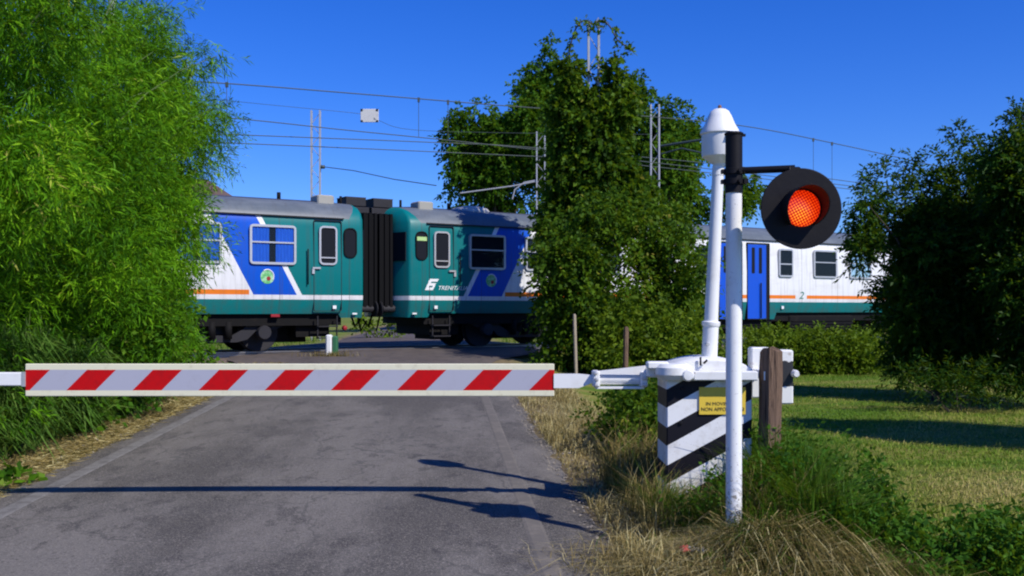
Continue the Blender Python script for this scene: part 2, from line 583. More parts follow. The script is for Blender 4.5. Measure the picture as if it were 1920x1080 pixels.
# ------------------------------------------------------------------ railcar
CL = 23.6
t = NT('railcar_livery')
v = t.xyz(); x, z = v[0], v[2]
e = t.math('SUBTRACT', CL / 2, t.math('ABSOLUTE', x))
l = t.math('SUBTRACT', e, t.math('MULTIPLY', t.math('SUBTRACT', z, 1.35), 0.535))
lt_, gt_ = (lambda a, b: t.math('LESS_THAN', a, b)), (lambda a, b: t.math('GREATER_THAN', a, b))
mul = lambda a, b: t.math('MULTIPLY', a, b)
dirt = t.noise(1.6, 5, 0.7, stretch=(0.6, 1, 2.0))
wht = t.mix(mul(t.step(dirt, 0.45, 0.8), 0.35), WHT, (0.42, 0.38, 0.33))
org = mul(mul(gt_(z, 1.35), lt_(z, 1.465)), gt_(e, 2.85))
x2 = t.math('ABSOLUTE', t.math('SUBTRACT', t.math('ABSOLUTE', x), 2.60))
org = mul(org, gt_(x2, 0.27))
c = t.mix(org, wht, ORANGE)
c = t.mix(lt_(l, 2.75), c, BLUE)
c = t.mix(lt_(l, 1.70), c, WHT)
c = t.mix(lt_(l, 1.57), c, TEAL)
c = t.mix(lt_(z, 1.35), c, wht)
c = t.mix(lt_(z, 1.24), c, TEAL)
roofc = t.mix(t.step(dirt, 0.4, 0.7), (0.105, 0.125, 0.15), (0.145, 0.165, 0.19))
roofc = t.mix(gt_(z, 3.66), roofc, (0.05, 0.045, 0.045))
edge = mul(t.math('SUBTRACT', 3.72, z), 0.7)
c = t.mix(mul(gt_(z, 3.215), gt_(e, edge)), c, roofc)
c = t.mix(mul(t.step(t.noise(3, 6, 0.75, stretch=(3.5, 1, 0.2)), 0.45, 0.8), 0.38), c, (0.07, 0.058, 0.045))
seam = t.math('LESS_THAN', t.math('ABSOLUTE', t.math('SUBTRACT', t.math('FRACT', t.math('DIVIDE', x, 1.76)), .5)), .006)
c = t.mix(mul(mul(seam, lt_(z, 3.2)), .45), c, (.05, .05, .05))
c = t.mix(mul(t.step(z, 1.5, .85), mul(t.step(t.noise(2.5, 5, .7), .35, .7), .4)), c, (.07, .055, .045))
LIVERY = t.base(c, t.math('ADD', mul(dirt, 0.3), 0.26), 0, 0.22)
t.bump(t.noise(1.2, 2, 0.5), 0.08, 0.03)

SIDE = [(1.36, None), (1.44, 1.2), (1.44, 2.2), (1.415, 3.0), (1.40, 3.215), (1.30, 3.40), (1.10, 3.56), (0.75, 3.68), (0.35, 3.735), (0.0, 3.75)]


def car_ring(x, bot, ky=1.0, drop=0.0):
    pts = []
    for y, zz in SIDE:
        zz = bot if zz is None else zz
        if zz > 3.2: zz -= drop * (zz - 3.2) / 0.55
        pts.append((x, -y * ky, zz))
    return pts + [(x, -p[1], p[2]) for p in reversed(pts[:-1])]


def make_railcar(label):
    root = thing('railcar', label, 'railcar', group='railcars of the passing train')
    H = CL / 2
    mb = MB(); rings = []
    half = [(-H - 0.25, 0.84, 0.42, 0.12), (-H - 0.22, 0.83, 0.50, 0.10), (-H - 0.02, 0.80, 0.965, 0.05), (-H + 0.02, 0.80, 0.993, 0.04), (-H + 0.07, 0.80, 1, 0.03), (-H + 0.55, 0.80, 1, 0.0), (-H + 0.62, 0.90, 1, 0), (-H + 4, 0.90, 1, 0), (-1.52, 0.90, 1, 0), (-1.42, 0.68, 1, 0), (-0.5, 0.68, 1, 0)]
    full = half + [(-a_, b_, c_, d_) for a_, b_, c_, d_ in reversed(half)]
    for a_, b_, c_, d_ in full: rings.append(car_ring(a_, b_, c_, d_))
    mb.loft(rings, True, True)
    mb.build('body', LIVERY, root)
    YS = -1.44
    # gutter rail and roof edge
    mb = MB(); mb.box((-H + 0.5, YS - 0.012, 3.205), (H - 0.5, YS + 0.06, 3.23)); mb.build('gutter', BOGIE_M, root)

    def window(xc, w, z0, z1, bars, cur=0):
        fr = MB(); ring_frame(fr, xc - w / 2, xc + w / 2, z0, z1, 0.09, 0.055, YS - 0.05, YS - 0.004 + 0.03)
        fo = fr.build('window', ALU, root)
        m = MB(); m.prism(rrect(xc - w / 2 + .03, xc + w / 2 - .03, z0 + .03, z1 - .03, 0.07), YS - 0.008, YS + 0.03); m.build('backing', INT, fo)
        if cur:
            spans = [(-0.46, -0.08, 1), (0.06, 0.46, 1), (-0.46, 0.46, 0)]
            m = MB()
            for a0, a1, full_ in spans[:2]:
                zz0 = z0 + 0.05; zz1 = z1 - 0.05
                n = 26; rr = []
                for i in range(n + 1):
                    xx = xc + w * (a0 + (a1 - a0) * i / n)
                    yy = YS - 0.018 + 0.007 * math.sin(i * 1.3)
                    rr.append([(xx, yy, zz0), (xx, yy, zz1)])
                m.add([p for q in rr for p in q], [(2 * i, 2 * i + 2, 2 * i + 3, 2 * i + 1) for i in range(n)], True)
            m.build('curtain', CURT, fo)
        m = MB()
        for zb, hh in bars: m.box((xc - w / 2 + 0.05, YS - 0.048, zb), (xc + w / 2 - 0.05, YS - 0.012, zb + hh))
        if bars: m.build('bar', ALU, fo)
        m = MB(); m.add([(p[0], YS - 0.034, p[1]) for p in rrect(xc - w / 2 + .045, xc + w / 2 - .045, z0 + .045, z1 - .045, 0.05)], [tuple(range(20))]); m.build('pane', GLASS, fo)
        return fo

    for sg in (-1, 1):
        X = lambda e_: sg * (H - e_)
        for k, (e0, w) in enumerate(((2.29, 1.12), (4.05, 1.12), (6.25, 1.12), (8.05, 1.14))):
            window(X(e0), w, 2.06, 2.99, [(2.56, 0.035)], 1 if k < 3 else 0)
        window(X(10.0 - 0.05), 0.66, 2.06, 2.98, [(2.46, 0.04)], 0)
        # cab side door: seam, window, rail and handle
        m = MB(); ring_frame(m, X(0.92) - 0.36, X(0.92) + 0.36, 0.96, 3.16, 0.05, 0.014, YS - 0.006, YS + 0.03); dr = m.build('cab_door', BOGIE_M, root)
        m = MB(); ring_frame(m, X(0.92) - 0.23, X(0.92) + 0.23, 2.08, 3.02, 0.11, 0.045, YS - 0.04, YS + 0.03); wf = m.build('window_frame', ALU, dr)
        m = MB(); m.prism(rrect(X(0.92) - .2, X(0.92) + .2, 2.11, 2.99, 0.09), YS - 0.012, YS + 0.03); m.build('pane', INT, dr)
        m = MB(); m.box((X(0.92) - .19, YS - 0.038, 2.24), (X(0.92) + .19, YS - 0.013, 2.27)); m.build('sill_bar', ALU, dr)
        m = MB(); m.tube([(X(1.44), YS - 0.05, 1.60), (X(1.44), YS - 0.05, 2.45)], 0.016, 8); m.build('handrail', DARK, root)
        m = MB(); m.box((X(1.22) - .10, YS - .05, 1.98), (X(1.22) + .10, YS - .01, 2.02)); m.box((X(1.3) - .03, YS - .04, 1.86), (X(1.3) + .03, YS - .01, 1.98)); m.build('handle', ALU, dr)
        # small rounded cab window
        m = MB(); ring_frame(m, X(0.34) - .17, X(0.34) + .17, 2.27, 3.0, 0.14, 0.028, YS - 0.03, YS + 0.03); q = m.build('cab_window', DARK, root)
        m = MB(); m.prism(rrect(X(0.34) - .15, X(0.34) + .15, 2.29, 2.98, 0.12), YS - 0.014, YS + 0.03); m.build('pane', INT, q)
        # windscreens on the angled nose
        for sd in (-1, 1):
            a_ = np.array((X(-0.045), sd * 1.44 * 0.92, 0)); b_ = np.array((X(-0.187), sd * 1.44 * 0.585, 0))
            off = np.array((sg * 0.03, sd * 0.02, 0))
            m = MB()
            pts = [a_ + off, b_ + off]
            rr = [[tuple(pts[0] + (0, 0, 2.25)), tuple(pts[1] + (0, 0, 2.25)), tuple(pts[1] + (0, 0, 2.98)), tuple(pts[0] + (0, 0, 2.98))],
                  [tuple(pts[0] - off * 2 + (0, 0, 2.25)), tuple(pts[1] - off * 2 + (0, 0, 2.25)), tuple(pts[1] - off * 2 + (0, 0, 2.98)), tuple(pts[0] - off * 2 + (0, 0, 2.98))]]
            m.loft(rr); m.build('windscreen', INT, root)
            m = MB(); m.lathe([(0.0, 0), (0.10, 0), (0.12, -0.02 * sg), (0.12, -0.14 * sg)], (X(-0.21), sd * 0.72, 1.55), 16, 'x'); m.build('headlight', ALU, root)
            m = MB()
            m.lathe([(0.09, -0.22), (0.09, 0.10), (0.06, 0.11), (0.06, 0.16), (0.20, 0.17), (0.21, 0.19), (0.18, 0.205)] if sg > 0 else [(0.09, 0.22), (0.09, -0.10), (0.06, -0.11), (0.06, -0.16), (0.20, -0.17), (0.21, -0.19), (0.18, -0.205)], (X(-0.39), sd * 0.87, 1.02), 16, 'x')
            m.build('buffer', BOGIE_M, root)
        # gangway with bellows
        m = MB()
        for i in range(5):
            x0 = X(-0.235 - 0.075 * i); wv = 0.95 if i % 2 == 0 else 0.91
            m.box((min(x0, x0 + sg * 0.074), -wv, 0.95), (max(x0, x0 + sg * 0.074), wv, 3.42 + (0.03 if i % 2 == 0 else 0)))
        m.build('gangway_bellows', RUBBER, root)
        m = MB(); m.box((X(-0.58) if sg > 0 else X(0.1), -0.46, 3.47), (X(0.1) if sg > 0 else X(-0.58), 0.46, 3.64), 0.02)
        m.box((X(-0.50) if sg > 0 else X(-0.02), -0.42, 3.642), (X(-0.02) if sg > 0 else X(-0.50), 0.2, 3.90), 0.03); m.build('gangway_hood', BOGIE_M, root)
        m = MB(); m.tube([(X(-0.3), 0.1, 0.95), (X(-0.45), 0.1, 0.55), (X(-0.6), 0.1, 0.75)], 0.03, 8)
        m.tube([(X(-0.3), -0.35, 0.95), (X(-0.42), -0.35, 0.45), (X(-0.6), -0.3, 0.7)], 0.025, 8); m.build('coupling_hose', DARK, root)
        # steps under the cab door
        m = MB()
        for zz in (0.30, 0.58): m.box((X(0.92) - .25, YS - 0.04, zz), (X(0.92) + .25, YS + .14, zz + .03))
        for q_ in (-.26, .235): m.box((X(0.92) + q_, YS + .02, 0.30), (X(0.92) + q_ + .025, YS + .06, 0.85))
        m.build('step', BOGIE_M, root)
        # emblem on the blue band
        m = MB(); m.lathe([(0.0, -0.006), (0.165, -0.006), (0.165, 0.02)], (X(2.42), YS, 1.77), 28, 'y'); em = m.build('emblem', EMB_G, root)
        m = MB(); m.lathe([(0.0, -0.010), (0.05, -0.010), (0.05, 0.0)], (X(2.42) + 0.03, YS, 1.73), 16, 'y'); m.build('emblem_dot', RED_M, em)
        m = MB(); m.tube([(X(2.42) + 0.15 * math.cos(a2), YS - 0.008, 1.78 + 0.16 * math.sin(a2)) for a2 in np.linspace(-0.5, 2.2, 12)], 0.014, 6); m.build('emblem_arc', DEC_W, em)
        # bogie
        bx = X(3.65)
        bo = MB()
        prof = [(-1.75, .62), (-1.6, .80), (-1.05, .80), (-.75, .55), (-.5, .40), (.5, .40), (.75, .55), (1.05, .80), (1.6, .80), (1.75, .62), (1.5, .52), (1.1, .55), (.85, .30), (.6, .24), (-.6, .24), (-.85, .30), (-1.1, .55), (-1.5, .52)]
        for sd in (-1, 1):
            bo.prism([(bx + p[0], p[1]) for p in prof], sd * 1.08 - 0.07, sd * 1.08 + 0.07)
        bo.box((bx - .35, -1.0, .42), (bx + .35, 1.0, .75))
        bg = bo.build('bogie', BOGIE_M, root)
        for ax in (-1.225, 1.225):
            for sd in (-1, 1):
                m = MB(); m.lathe([(0.06, -.07 * sd), (.40, -.06 * sd), (.42, -.065 * sd), (.46, -.06 * sd), (.46, .05 * sd), (.49, .06 * sd), (.49, .085 * sd), (.06, .08 * sd)], (bx + ax, sd * -0.78, .46), 28, 'y'); m.build('wheel', BOGIE_M, bg)
            m = MB(); m.lathe([(0.0, -0.10), (.15, -.10), (.17, -.06), (.17, .1)], (bx + ax, -1.19, .46), 18, 'y'); m.build('axle_box', BOGIE_M, bg)
        m = MB()
        for q_ in (-.38, 0, .38): m.tube([(bx + q_, -1.2, .32), (bx + q_, -1.2, .72)], .09, 10)
        m.build('spring', DARK, bg)
        # doors by the middle vestibule
        dx = sg * 0.61
        m = MB(); ring_frame(m, dx - .51, dx + .51, 0.67, 3.13, 0.03, 0.035, YS - 0.012, YS + .03); df = m.build('door', DARK, root)
        m = MB(); m.box((dx - .475, YS - .006, 0.70), (dx + .35, YS + .03, 3.07)); m.build('door_leaf', DOOR_M, df)
        m = MB(); m.box((dx + .352, YS - .003, 0.70), (dx + .475, YS + .03, 3.07)); m.build('door_reveal', INT, df)
        for q_ in (-.30, .02):
            m = MB(); m.prism(rrect(dx + q_, dx + q_ + .14, 2.15, 2.98, .03), YS - .01, YS + .02); m.build('pane', INT, df)
        m = MB(); m.tube([(dx + .08, YS - .05, .72), (dx + .08, YS - .05, 1.85)], .02, 8); m.build('handrail', DARK, df)
        # class number beside the door
        lettering('class_numeral', '2', 0.34, DEC_G, root, (sg * 2.60 - .12, YS - 0.004, 1.35), 0.24, 0.25)
        # roof fittings
        m = MB(); m.box((X(0.75) - .22, -.9, 3.55), (X(0.75) + .22, -.4, 3.84), 0.03); m.build('roof_vent', paint('vent_cream', (.34, .33, .29), .6), root)
        m = MB(); m.tube([(X(0.05) - sg * .15, -.5, 3.6), (X(0.05) - sg * .15, -.5, 3.88)], .035, 8); m.build('antenna', DARK, root)
        m = MB(); m.tube([(X(1.75), -.3, 3.68), (X(1.75), -.3, 3.9)], .05, 8); m.build('roof_stub', DARK, root)
        # reflectors and stencil marks on the skirt
        m = MB(); m.box((X(0.75) - .04, YS - .004, 1.02), (X(0.75) + .05, YS + .02, 1.10)); m.build('reflector', DEC_W, root)
        m = MB(); m.box((X(0.18) - .1, YS - .004, .88), (X(0.18) + .02, YS + .02, .92)); m.build('stencil_mark', DEC_W, root)
    m = MB(); m.box((-H + .5, -1.25, .62), (H - .5, 1.25, .898)); m.box((-H + 1.15, -.55, .20), (H - 1.15, .55, .619)); m.box((-H + .75, -1.1, .34), (-H + 1.6, .9, .6195)); m.box((H - 1.6, -1.1, .34), (H - .75, .9, .6195)); m.build('underframe', DARK, root)
    for x0, x1, z0 in ((-5.4, -2.2, .28), (-1.4, 1.4, .34), (2.2, 5.4, .28)):
        m = MB(); m.box((x0, -1.3, z0), (x1, 1.3, .80), .04)
        for zz in (.40, .50, .60): m.box((x0 + .1, -1.33, zz), (x1 - .1, -1.301, zz + .03))
        m.build('equipment_box', DARK, root)
    m = MB(); m.box((1.68, YS - .004, 1.02), (1.78, YS + .02, 1.11)); m.build('stencil_mark', DEC_W, root)
    return root


c1 = make_railcar('teal nosed railcar at left with blue curtains, partly behind the bamboo')
cc = P0 + U * (-0.87 - CL / 2) + NV * 1.44
c1.location = (cc[0], cc[1], TRK_Z); c1.rotation_euler = (0, 0, TRK_RZ)
c2 = copy_tree(c1)
for o_ in [c for ch in c2.children for c in ch.children if c.name.startswith('curtain')]: bpy.data.objects.remove(o_)
c2['label'] = 'long railcar at right with white railway logo and blue doors, behind the ivy'
cc = P0 + U * (0.42 + CL / 2) + NV * 1.44
c2.location = (cc[0], cc[1], TRK_Z)
m = MB(); m.box((CL / 2 - 2.32, -1.40, .82), (CL / 2 - 2.1, -1.3, .89), .01); m.build('drain_tap', RED_M, c1)
m = MB(); m.lathe([(0, -.04), (.05, -.03), (.06, 0), (.06, .06)], (CL / 2 - .42, -1.3, .55), 14, 'y'); m.build('hose_tap', RED_M, c1)
H = CL / 2
m = MB(); m.lathe([(0.0, .17), (.25, .16), (.5, .10), (.58, .0), (.58, -.12)], (-H + 2.4, -0.3, 3.68), 22, 'z'); m.build('roof_cowl', paint('cowl_grey', (.45, .44, .42), .6, .5), c2)
m = MB(); m.prism(rrect(-H + .34 - .15, -H + .34 + .15, 2.76, 2.86, 0.02), -1.462, -1.456); m.build('sun_blind', BLIND, c2)
lettering('operator_name', 'TRENITALIA', 0.15, DEC_W, c2, (-H + 0.80, -1.4445, 1.51), 0.86, 0.3)
m = MB()
for (a0, b0, a1, b1) in ((0, 0, .22, .07), (.05, .11, .30, .18), (.10, .22, .38, .29)):
    m.prism([(-H + .46 + a0 - .03, 1.5 + b0), (-H + .46 + a1 - .05, 1.5 + b0), (-H + .46 + a1, 1.5 + b1), (-H + .46 + a0 + .02, 1.5 + b1)], -1.446, -1.43)
m.prism([(-H + .43, 1.5), (-H + .50, 1.5), (-H + .66, 1.79), (-H + .585, 1.79)], -1.448, -1.43)
m.prism([(-H + .60, 1.5), (-H + .655, 1.5), (-H + .73, 1.62), (-H + .67, 1.62)], -1.4485, -1.43)
m.build('operator_logo', DEC_W, c2)

# ------------------------------------------------------------------ barrier machine
BY = 7.2
brx = at(1238, 700, BY)[0]
br = thing('crossing_barrier', 'lowered level crossing barrier with red and white board and striped black and white cabinet', 'barrier', (1.35, BY, float(ground(1.35, BY))))
o0 = np.array(br.location)


def W(px, py, Y): return tuple(np.array(at(px, py, Y)) - o0)


# cabinet
t = NT('cabinet_chevrons')
v = t.xyz()
f = t.math('FRACT', t.math('DIVIDE', t.math('SUBTRACT', t.math('ADD', v[2], 0.0), t.math('MULTIPLY', v[0], 0.55)), 0.268))
ny_ = t.noise(7, 5, 0.7)
stripe = t.math('GREATER_THAN', t.math('ADD', f, 0.0), 0.52)
wc = t.mix(t.math('MULTIPLY', t.step(ny_, .46, .75), .55), (.78, .78, .78), (.42, .38, .32))
wc = t.mix(t.math('MULTIPLY', t.step(t.noise(22, 5, .8), .60, .68), .7), wc, (.24, .15, .09))
CHEV = t.base(t.mix(stripe, wc, t.mix(t.step(ny_, .55, .75), (.009, .008, .012), (.035, .033, .036))), .5, 0, .2)
cx0, cx1 = at(1250, 0, 7.0)[0] - o0[0], at(1410, 0, 7.0)[0] - o0[0]
ct = W(0, 713, 7.0)[2]
mb = MB(); mb.box((cx0, -.20, -.06), (cx1, .24, ct), .008); mb.build('cabinet', CHEV, br)
# lid, domed
mb = MB()
lz = ct
mb.loft([[(cx0 - .03 + i_, -.24 + i_, lz + h), (cx1 + .03 - i_, -.24 + i_, lz + h), (cx1 + .03 - i_, .28 - i_, lz + h), (cx0 - .03 + i_, .28 - i_, lz + h)] for i_, h in ((0, 0), (0, .05), (.012, .06))])
n = 12
rings = []
for yy, ky in ((-.21, .75), (-.19, .92), (-.12, 1), (.16, 1), (.23, .92), (.25, .75)):
    rings.append([(cx0 + (cx1 - cx0) * (i / n), yy, lz + .058 + .105 * ky * max(math.sin(math.pi * (0.03 + .94 * i / n)), 0) ** .55) for i in range(n + 1)] + [(cx1, yy, lz + .055), (cx0, yy, lz + .055)])
mb.loft(rings, True, True)
mb.build('lid', WHITE_R, br)
mb = MB()
hx, _, hz = W(1313, 672, 6.98)
mb.box((hx - .006, -.235, hz - .05), (hx + .006, -.225, hz + .01)); mb.tube([(hx + .02, -.24, hz - .035), (hx + .045, -.24, hz - .01)], .008, 6); mb.build('latch', BLACK, br)
# front service plate with black edges at the lower right, hinges, bolts
mb = MB()
fx0, _, fz0 = W(1316, 838, 6.99); fx1, _, fz1 = W(1405, 838, 6.99)
mb.tube([(fx0, -.213, fz0), (fx0 + .05, -.222, fz0 - .02), (fx0 + .065, -.225, fz0 - .05), (fx0 + .065, -.222, fz0 - .09)], .006, 6); mb.build('door_handle', BLACK, br)
mb = MB(); ring_frame(mb, W(1393, 0, 7)[0], W(1407, 0, 7)[0] + .0, W(0, 868, 7)[2], W(0, 822, 7)[2], .012, .008, -.21, -.19); mb.build('vent_frame', WHITE, br)
mb = MB()
for px, py in ((1277, 793), (1281, 728), (1262, 884)):
    q = W(px, py, 6.99); mb.lathe([(0, -.015), (.012, -.013), (.014, 0)], (q[0], -.2, q[2]), 10, 'y')
mb.build('bolt', BLACK, br)
# yellow warning plate
YEL = paint('plate_yellow', (.75, .53, .05), .5, .2, (.4, .28, .06), 14)
BRN = paint('plate_dark', (.035, .022, .012), .5, .5, (.10, .05, .02), 20)
px0, _, pz1 = W(1311, 726, 6.99); px1, _, pz0 = W(1398, 777, 6.99)
mb = MB(); mb.box((px0, -.212, pz0), (px1, -.202, pz1)); wp = mb.build('warning_plate', YEL, br)
lettering('plate_lettering', 'IN MOVIMENTO', .034, BRN, wp, (px0 + .045, -.2125, W(0, 760, 6.99)[2]), .25)
lettering('plate_lettering', 'NON APPOGGIARSI', .036, BRN, wp, (px0 + .012, -.2125, W(0, 770.5, 6.99)[2]), .30)
# beam across the front, hub, counterweight
mb = MB()
a_ = W(1300, 696, 6.92); b_ = W(1420, 713, 6.92)
mb.box((a_[0], -.300, b_[2]), (b_[0], -.214, a_[2]), .006)
mb.build('beam', WHITE_R, br)
mb = MB()
c_ = W(1268, 698, 6.92)
mb.lathe([(0.0, .058), (.10, .055), (.125, .03), (.125, -.02), (.09, -.055), (0, -.06)], (c_[0] - .01, -.19, c_[2] + .0), 24)
mb.box((c_[0] - .02, -.285, c_[2] - .028), (a_[0], -.22, c_[2] + .03), .008)
mb.build('hub', WHITE_R, br)
mb = MB(); q = W(1290, 704, 6.9); mb.lathe([(0, -.03), (.032, -.028), (.042, -.012), (.042, .06)], (q[0], -.29, q[2]), 20, 'y'); mb.build('pivot_bolt', WHITE, br)
mb = MB()
a2 = W(1213, 678, 7.0); b2 = W(1243, 692, 7.0)
mb.box((a2[0], -.22, b2[2]), (b2[0] + .04, -.12, a2[2]), .01); mb.build('hinge_bracket', WHITE_R, br)
# counterweight plates
t = NT('weight_paint'); v = t.xyz()
mid = t.math('MULTIPLY', t.math('GREATER_THAN', t.math('ADD', v[2], t.math('MULTIPLY', t.noise(14, 4), .06)), W(0, 722, 7.5)[2] + .03), t.math('LESS_THAN', t.math('ADD', v[2], t.math('MULTIPLY', t.noise(11, 4), .06)), W(0, 676, 7.5)[2] + .03))
right = t.math('GREATER_THAN', v[0], W(1452, 0, 7.5)[0])
CWM = t.base(t.mix(t.math('MULTIPLY', mid, right), t.mix(t.step(t.noise(9, 5), .55, .7), (.76, .76, .74), (.40, .33, .25)), (.02, .02, .022)), .55)
for pa, pb, y0, y1 in (((1405, 651), (1441, 745), 7.34, 7.46), ((1446, 656), (1485, 757), 7.36, 7.50)):
    mb = MB(); a3 = W(*pa, 7.4); b3 = W(*pb, 7.4)
    mb.box((a3[0], y0 - BY, b3[2]), (b3[0], y1 - BY, a3[2]), .01); mb.build('counterweight', CWM, br)
mb = MB(); a3 = W(1412, 698, 7.3); mb.box((a3[0] - .02, -.30, a3[2] - .03), (a3[0] + .05, .15, a3[2] + .03)); mb.build('weight_arm', WHITE, br)
mb = MB(); a3 = W(1487, 700, 7.4); mb.lathe([(0, -.1), (.02, -.1), (.03, -.06), (.03, 0), (0, 0.01)], (a3[0], .2, a3[2]), 12, 'y'); mb.build('weight_bolt', WHITE, br)
# arm: twin rods, flat bar, board, tail pipe
mb = MB()
l0 = W(1118, 711, BY); l1 = W(1212, 711, BY)
mb.tube([l0, l1], .038, 16); mb.build('arm_pipe', WHITE, br)
mb = MB()
u0 = W(1116, 698, BY); u1 = W(1214, 688, BY)
mb.prism([(u0[0], u0[2] + .01), (u0[0], u0[2] - .012), (u1[0], W(0, 702, BY)[2]), (u1[0], u1[2] + .015)], -.055, -.035)
mb.prism([(u0[0], W(0, 724.5, BY)[2]), (u0[0], W(0, 728, BY)[2]), (u1[0] - .03, W(0, 728, BY)[2]), (u1[0] - .03, W(0, 724.5, BY)[2])], -.05, .05)
mb.build('arm_strut', WHITE, br)
mb = MB()
for px in (1116, 1205):
    q = W(px, 709, BY); mb.box((q[0] - .022, -.07, q[2] - .06), (q[0] + .028, .07, q[2] + .055), .008)
q = W(1222, 700, BY); mb.box((q[0] - .05, -.15, q[2] - .02), (q[0] + .10, -.05, q[2] + .05), .01)
mb.build('arm_clamp', WHITE_R, br)
mb = MB()
for px, py in ((1115, 698), (1117, 710), (1116, 720), (1206, 708), (1206, 720)):
    q = W(px, py, BY); mb.lathe([(0, -.025), (.012, -.022), (.016, 0)], (q[0], -.07, q[2]), 8, 'y')
mb.build('arm_bolt', ALU, br)
mb = MB()
x0 = W(1038, 0, BY)[0]; x1 = W(1085, 0, BY)[0]; x2 = W(1116, 0, BY)[0]
mb.prism([(x0, W(0, 701, BY)[2]), (x0, W(0, 727, BY)[2]), (x1, W(0, 727, BY)[2]), (x2, W(0, 715, BY)[2]), (x2, W(0, 704, BY)[2]), (x1, W(0, 701, BY)[2])], -.03, .03)
mb.build('arm_bar', WHITE, br)
bx0, _, bz1 = W(50, 682, BY); bx1, _, bz0 = W(1039, 742.5, BY)
t = NT('barrier_stripes'); v = t.xyz()
per = 123.5 / F * BY
band = t.math('MULTIPLY', t.math('LESS_THAN', v[2], W(0, 693, BY)[2]), t.math('GREATER_THAN', v[2], W(0, 731.5, BY)[2]))
ph = t.math('FRACT', t.math('DIVIDE', t.math('SUBTRACT', t.math('SUBTRACT', v[0], W(127, 0, BY)[0]), t.math('SUBTRACT', v[2], W(0, 731.5, BY)[2])), per))
red = t.math('LESS_THAN', ph, .44)
nn = t.noise(18, 5, .7); sp = t.noise(60, 3, .8)
inner = t.mix(red, t.mix(t.math('MULTIPLY', t.step(nn, .5, .75), .3), (.40, .40, .47), (.33, .32, .36)), t.mix(t.step(nn, .4, .75), (.52, .003, .005), (.40, .005, .007)))
cream = t.mix(t.math('MULTIPLY', t.step(nn, .5, .8), .5), (.72, .69, .50), (.5, .44, .30))
cream = t.mix(t.step(sp, .68, .74), cream, (.3, .24, .12))
BOARD_M = t.base(t.mix(band, cream, inner), .5, 0, .2)
mb = MB(); mb.box((bx0, -.022, bz0), (bx1, .022, bz1), .004); mb.build('arm_board', BOARD_M, br)
mb = MB(); q = W(-330, 711, BY); q2 = W(46, 711, BY)
mb.box((q[0], -.03, W(0, 723, BY)[2]), (bx0, .03, W(0, 698, BY)[2]), .006); mb.build('arm_tip', WHITE, br)
mb = MB(); mb.box((q2[0] - .005, -.034, W(0, 724, BY)[2]), (bx0 + .003, .034, W(0, 697, BY)[2])); mb.build('arm_collar', GALV, br)
# bell mast on the cabinet
MY = 7.18
mb = MB()
mx0, my0, mz0 = W(1330, 671, MY); mx1, _, mz1 = W(1347, 312, MY)
lean = lambda py: tuple(np.array((mx0, my0, mz0)) + (np.array((mx1, my0, mz1)) - np.array((mx0, my0, mz0))) * (671 - py) / (671 - 312))
mb.tube([lean(671), lean(606)], .056, 20)
mb.tube([lean(612), lean(609), lean(604), lean(602)], [.06, .066, .066, .058], 20)
mb.tube([lean(602), lean(330), lean(329), lean(312)], [.050, .041, .044, .043], 20)
mast = mb.build('bell_mast', WHITE, br)
mb = MB(); q = lean(645); mb.lathe([(0, -.03), (.012, -.03), (.016, 0)], (q[0] - .03, q[1] - .045, q[2]), 8, 'y'); mb.build('mast_bolt', ALU, mast)
mb = MB(); q = W(1349.5, 250, MY); k = MY / F
mb.lathe([(.045, -62 * k), (.05, -58 * k), (33 * k, -44 * k), (33.5 * k, -42 * k), (33.5 * k, -2 * k)], q, 28); mb.build('bell_housing', WHITE, mast)
mb = MB(); mb.lathe([(34.5 * k, -3 * k), (36.5 * k, -1 * k), (35.5 * k, 4 * k), (28 * k, 17 * k), (22 * k, 32 * k), (17 * k, 41 * k), (11 * k, 45 * k), (0, 46 * k)], q, 28); mb.build('bell_cap', WHITE, mast)
mb = MB(); mb.lathe([(2.5 * k, 44 * k), (3.5 * k, 47 * k), (3.5 * k, 51 * k), (2 * k, 53 * k), (0, 53 * k)], q, 12); mb.build('cap_bolt', RUST, mast)
mb = MB(); mb.tube([(q[0] + .035, q[1] - .13, q[2] - .01), (q[0] + .035, q[1] - .15, q[2] - .05)], .012, 8); mb.tube([(q[0] + .055, q[1] - .13, q[2] - .035), (q[0] + .055, q[1] - .155, q[2] - .035)], .02, 10); mb.build('cable_gland', BLACK, mast)

# ------------------------------------------------------------------ flashing signal
SY = 5.9
gz = float(ground(at(1376, 0, SY)[0], SY))
sg_ = thing('crossing_signal', 'white signal post with black round target and glowing red lamp', 'signal', (at(1376, 0, SY)[0], SY, gz))
o1 = np.array(sg_.location)
S = lambda px, py, Y: tuple(np.array(at(px, py, Y)) - o1)
zt = S(0, 252, SY)[2]
mb = MB(); mb.tube([(0, 0, -.1), (0, 0, S(0, 345, SY)[2])], .047, 28)
t = NT('post_white'); v = t.xyz(); nn = t.noise(10, 5, .75); sp = t.noise(50, 3, .8)
low = t.step(v[2], .75, .1)
POST_M = t.base(t.mix(t.math('MULTIPLY', t.step(t.math('ADD', sp, t.math('MULTIPLY', low, .14)), .62, .72), .8), t.mix(t.math('MULTIPLY', t.step(nn, .5, .8), .25), (.80, .80, .80), (.5, .46, .4)), (.16, .13, .09)), .4)
mb.build('post', POST_M, sg_)
mb = MB()
mb.tube([(0, 0, S(0, 362, SY)[2]), (0, 0, S(0, 318, SY)[2])], .052, 24)
mb.tube([(0, 0, S(0, 340, SY)[2]), (0, 0, zt + .004)], .050, 24)
mb.lathe([(.051, -.008), (.056, -.004), (.056, .004), (.045, .01), (0, .012)], (0, 0, zt + .002), 24)
mb.box((.045, -.01, zt - .012), (.068, .012, zt + .002))
mb.build('post_sleeve', BLACK, sg_)
mb = MB()
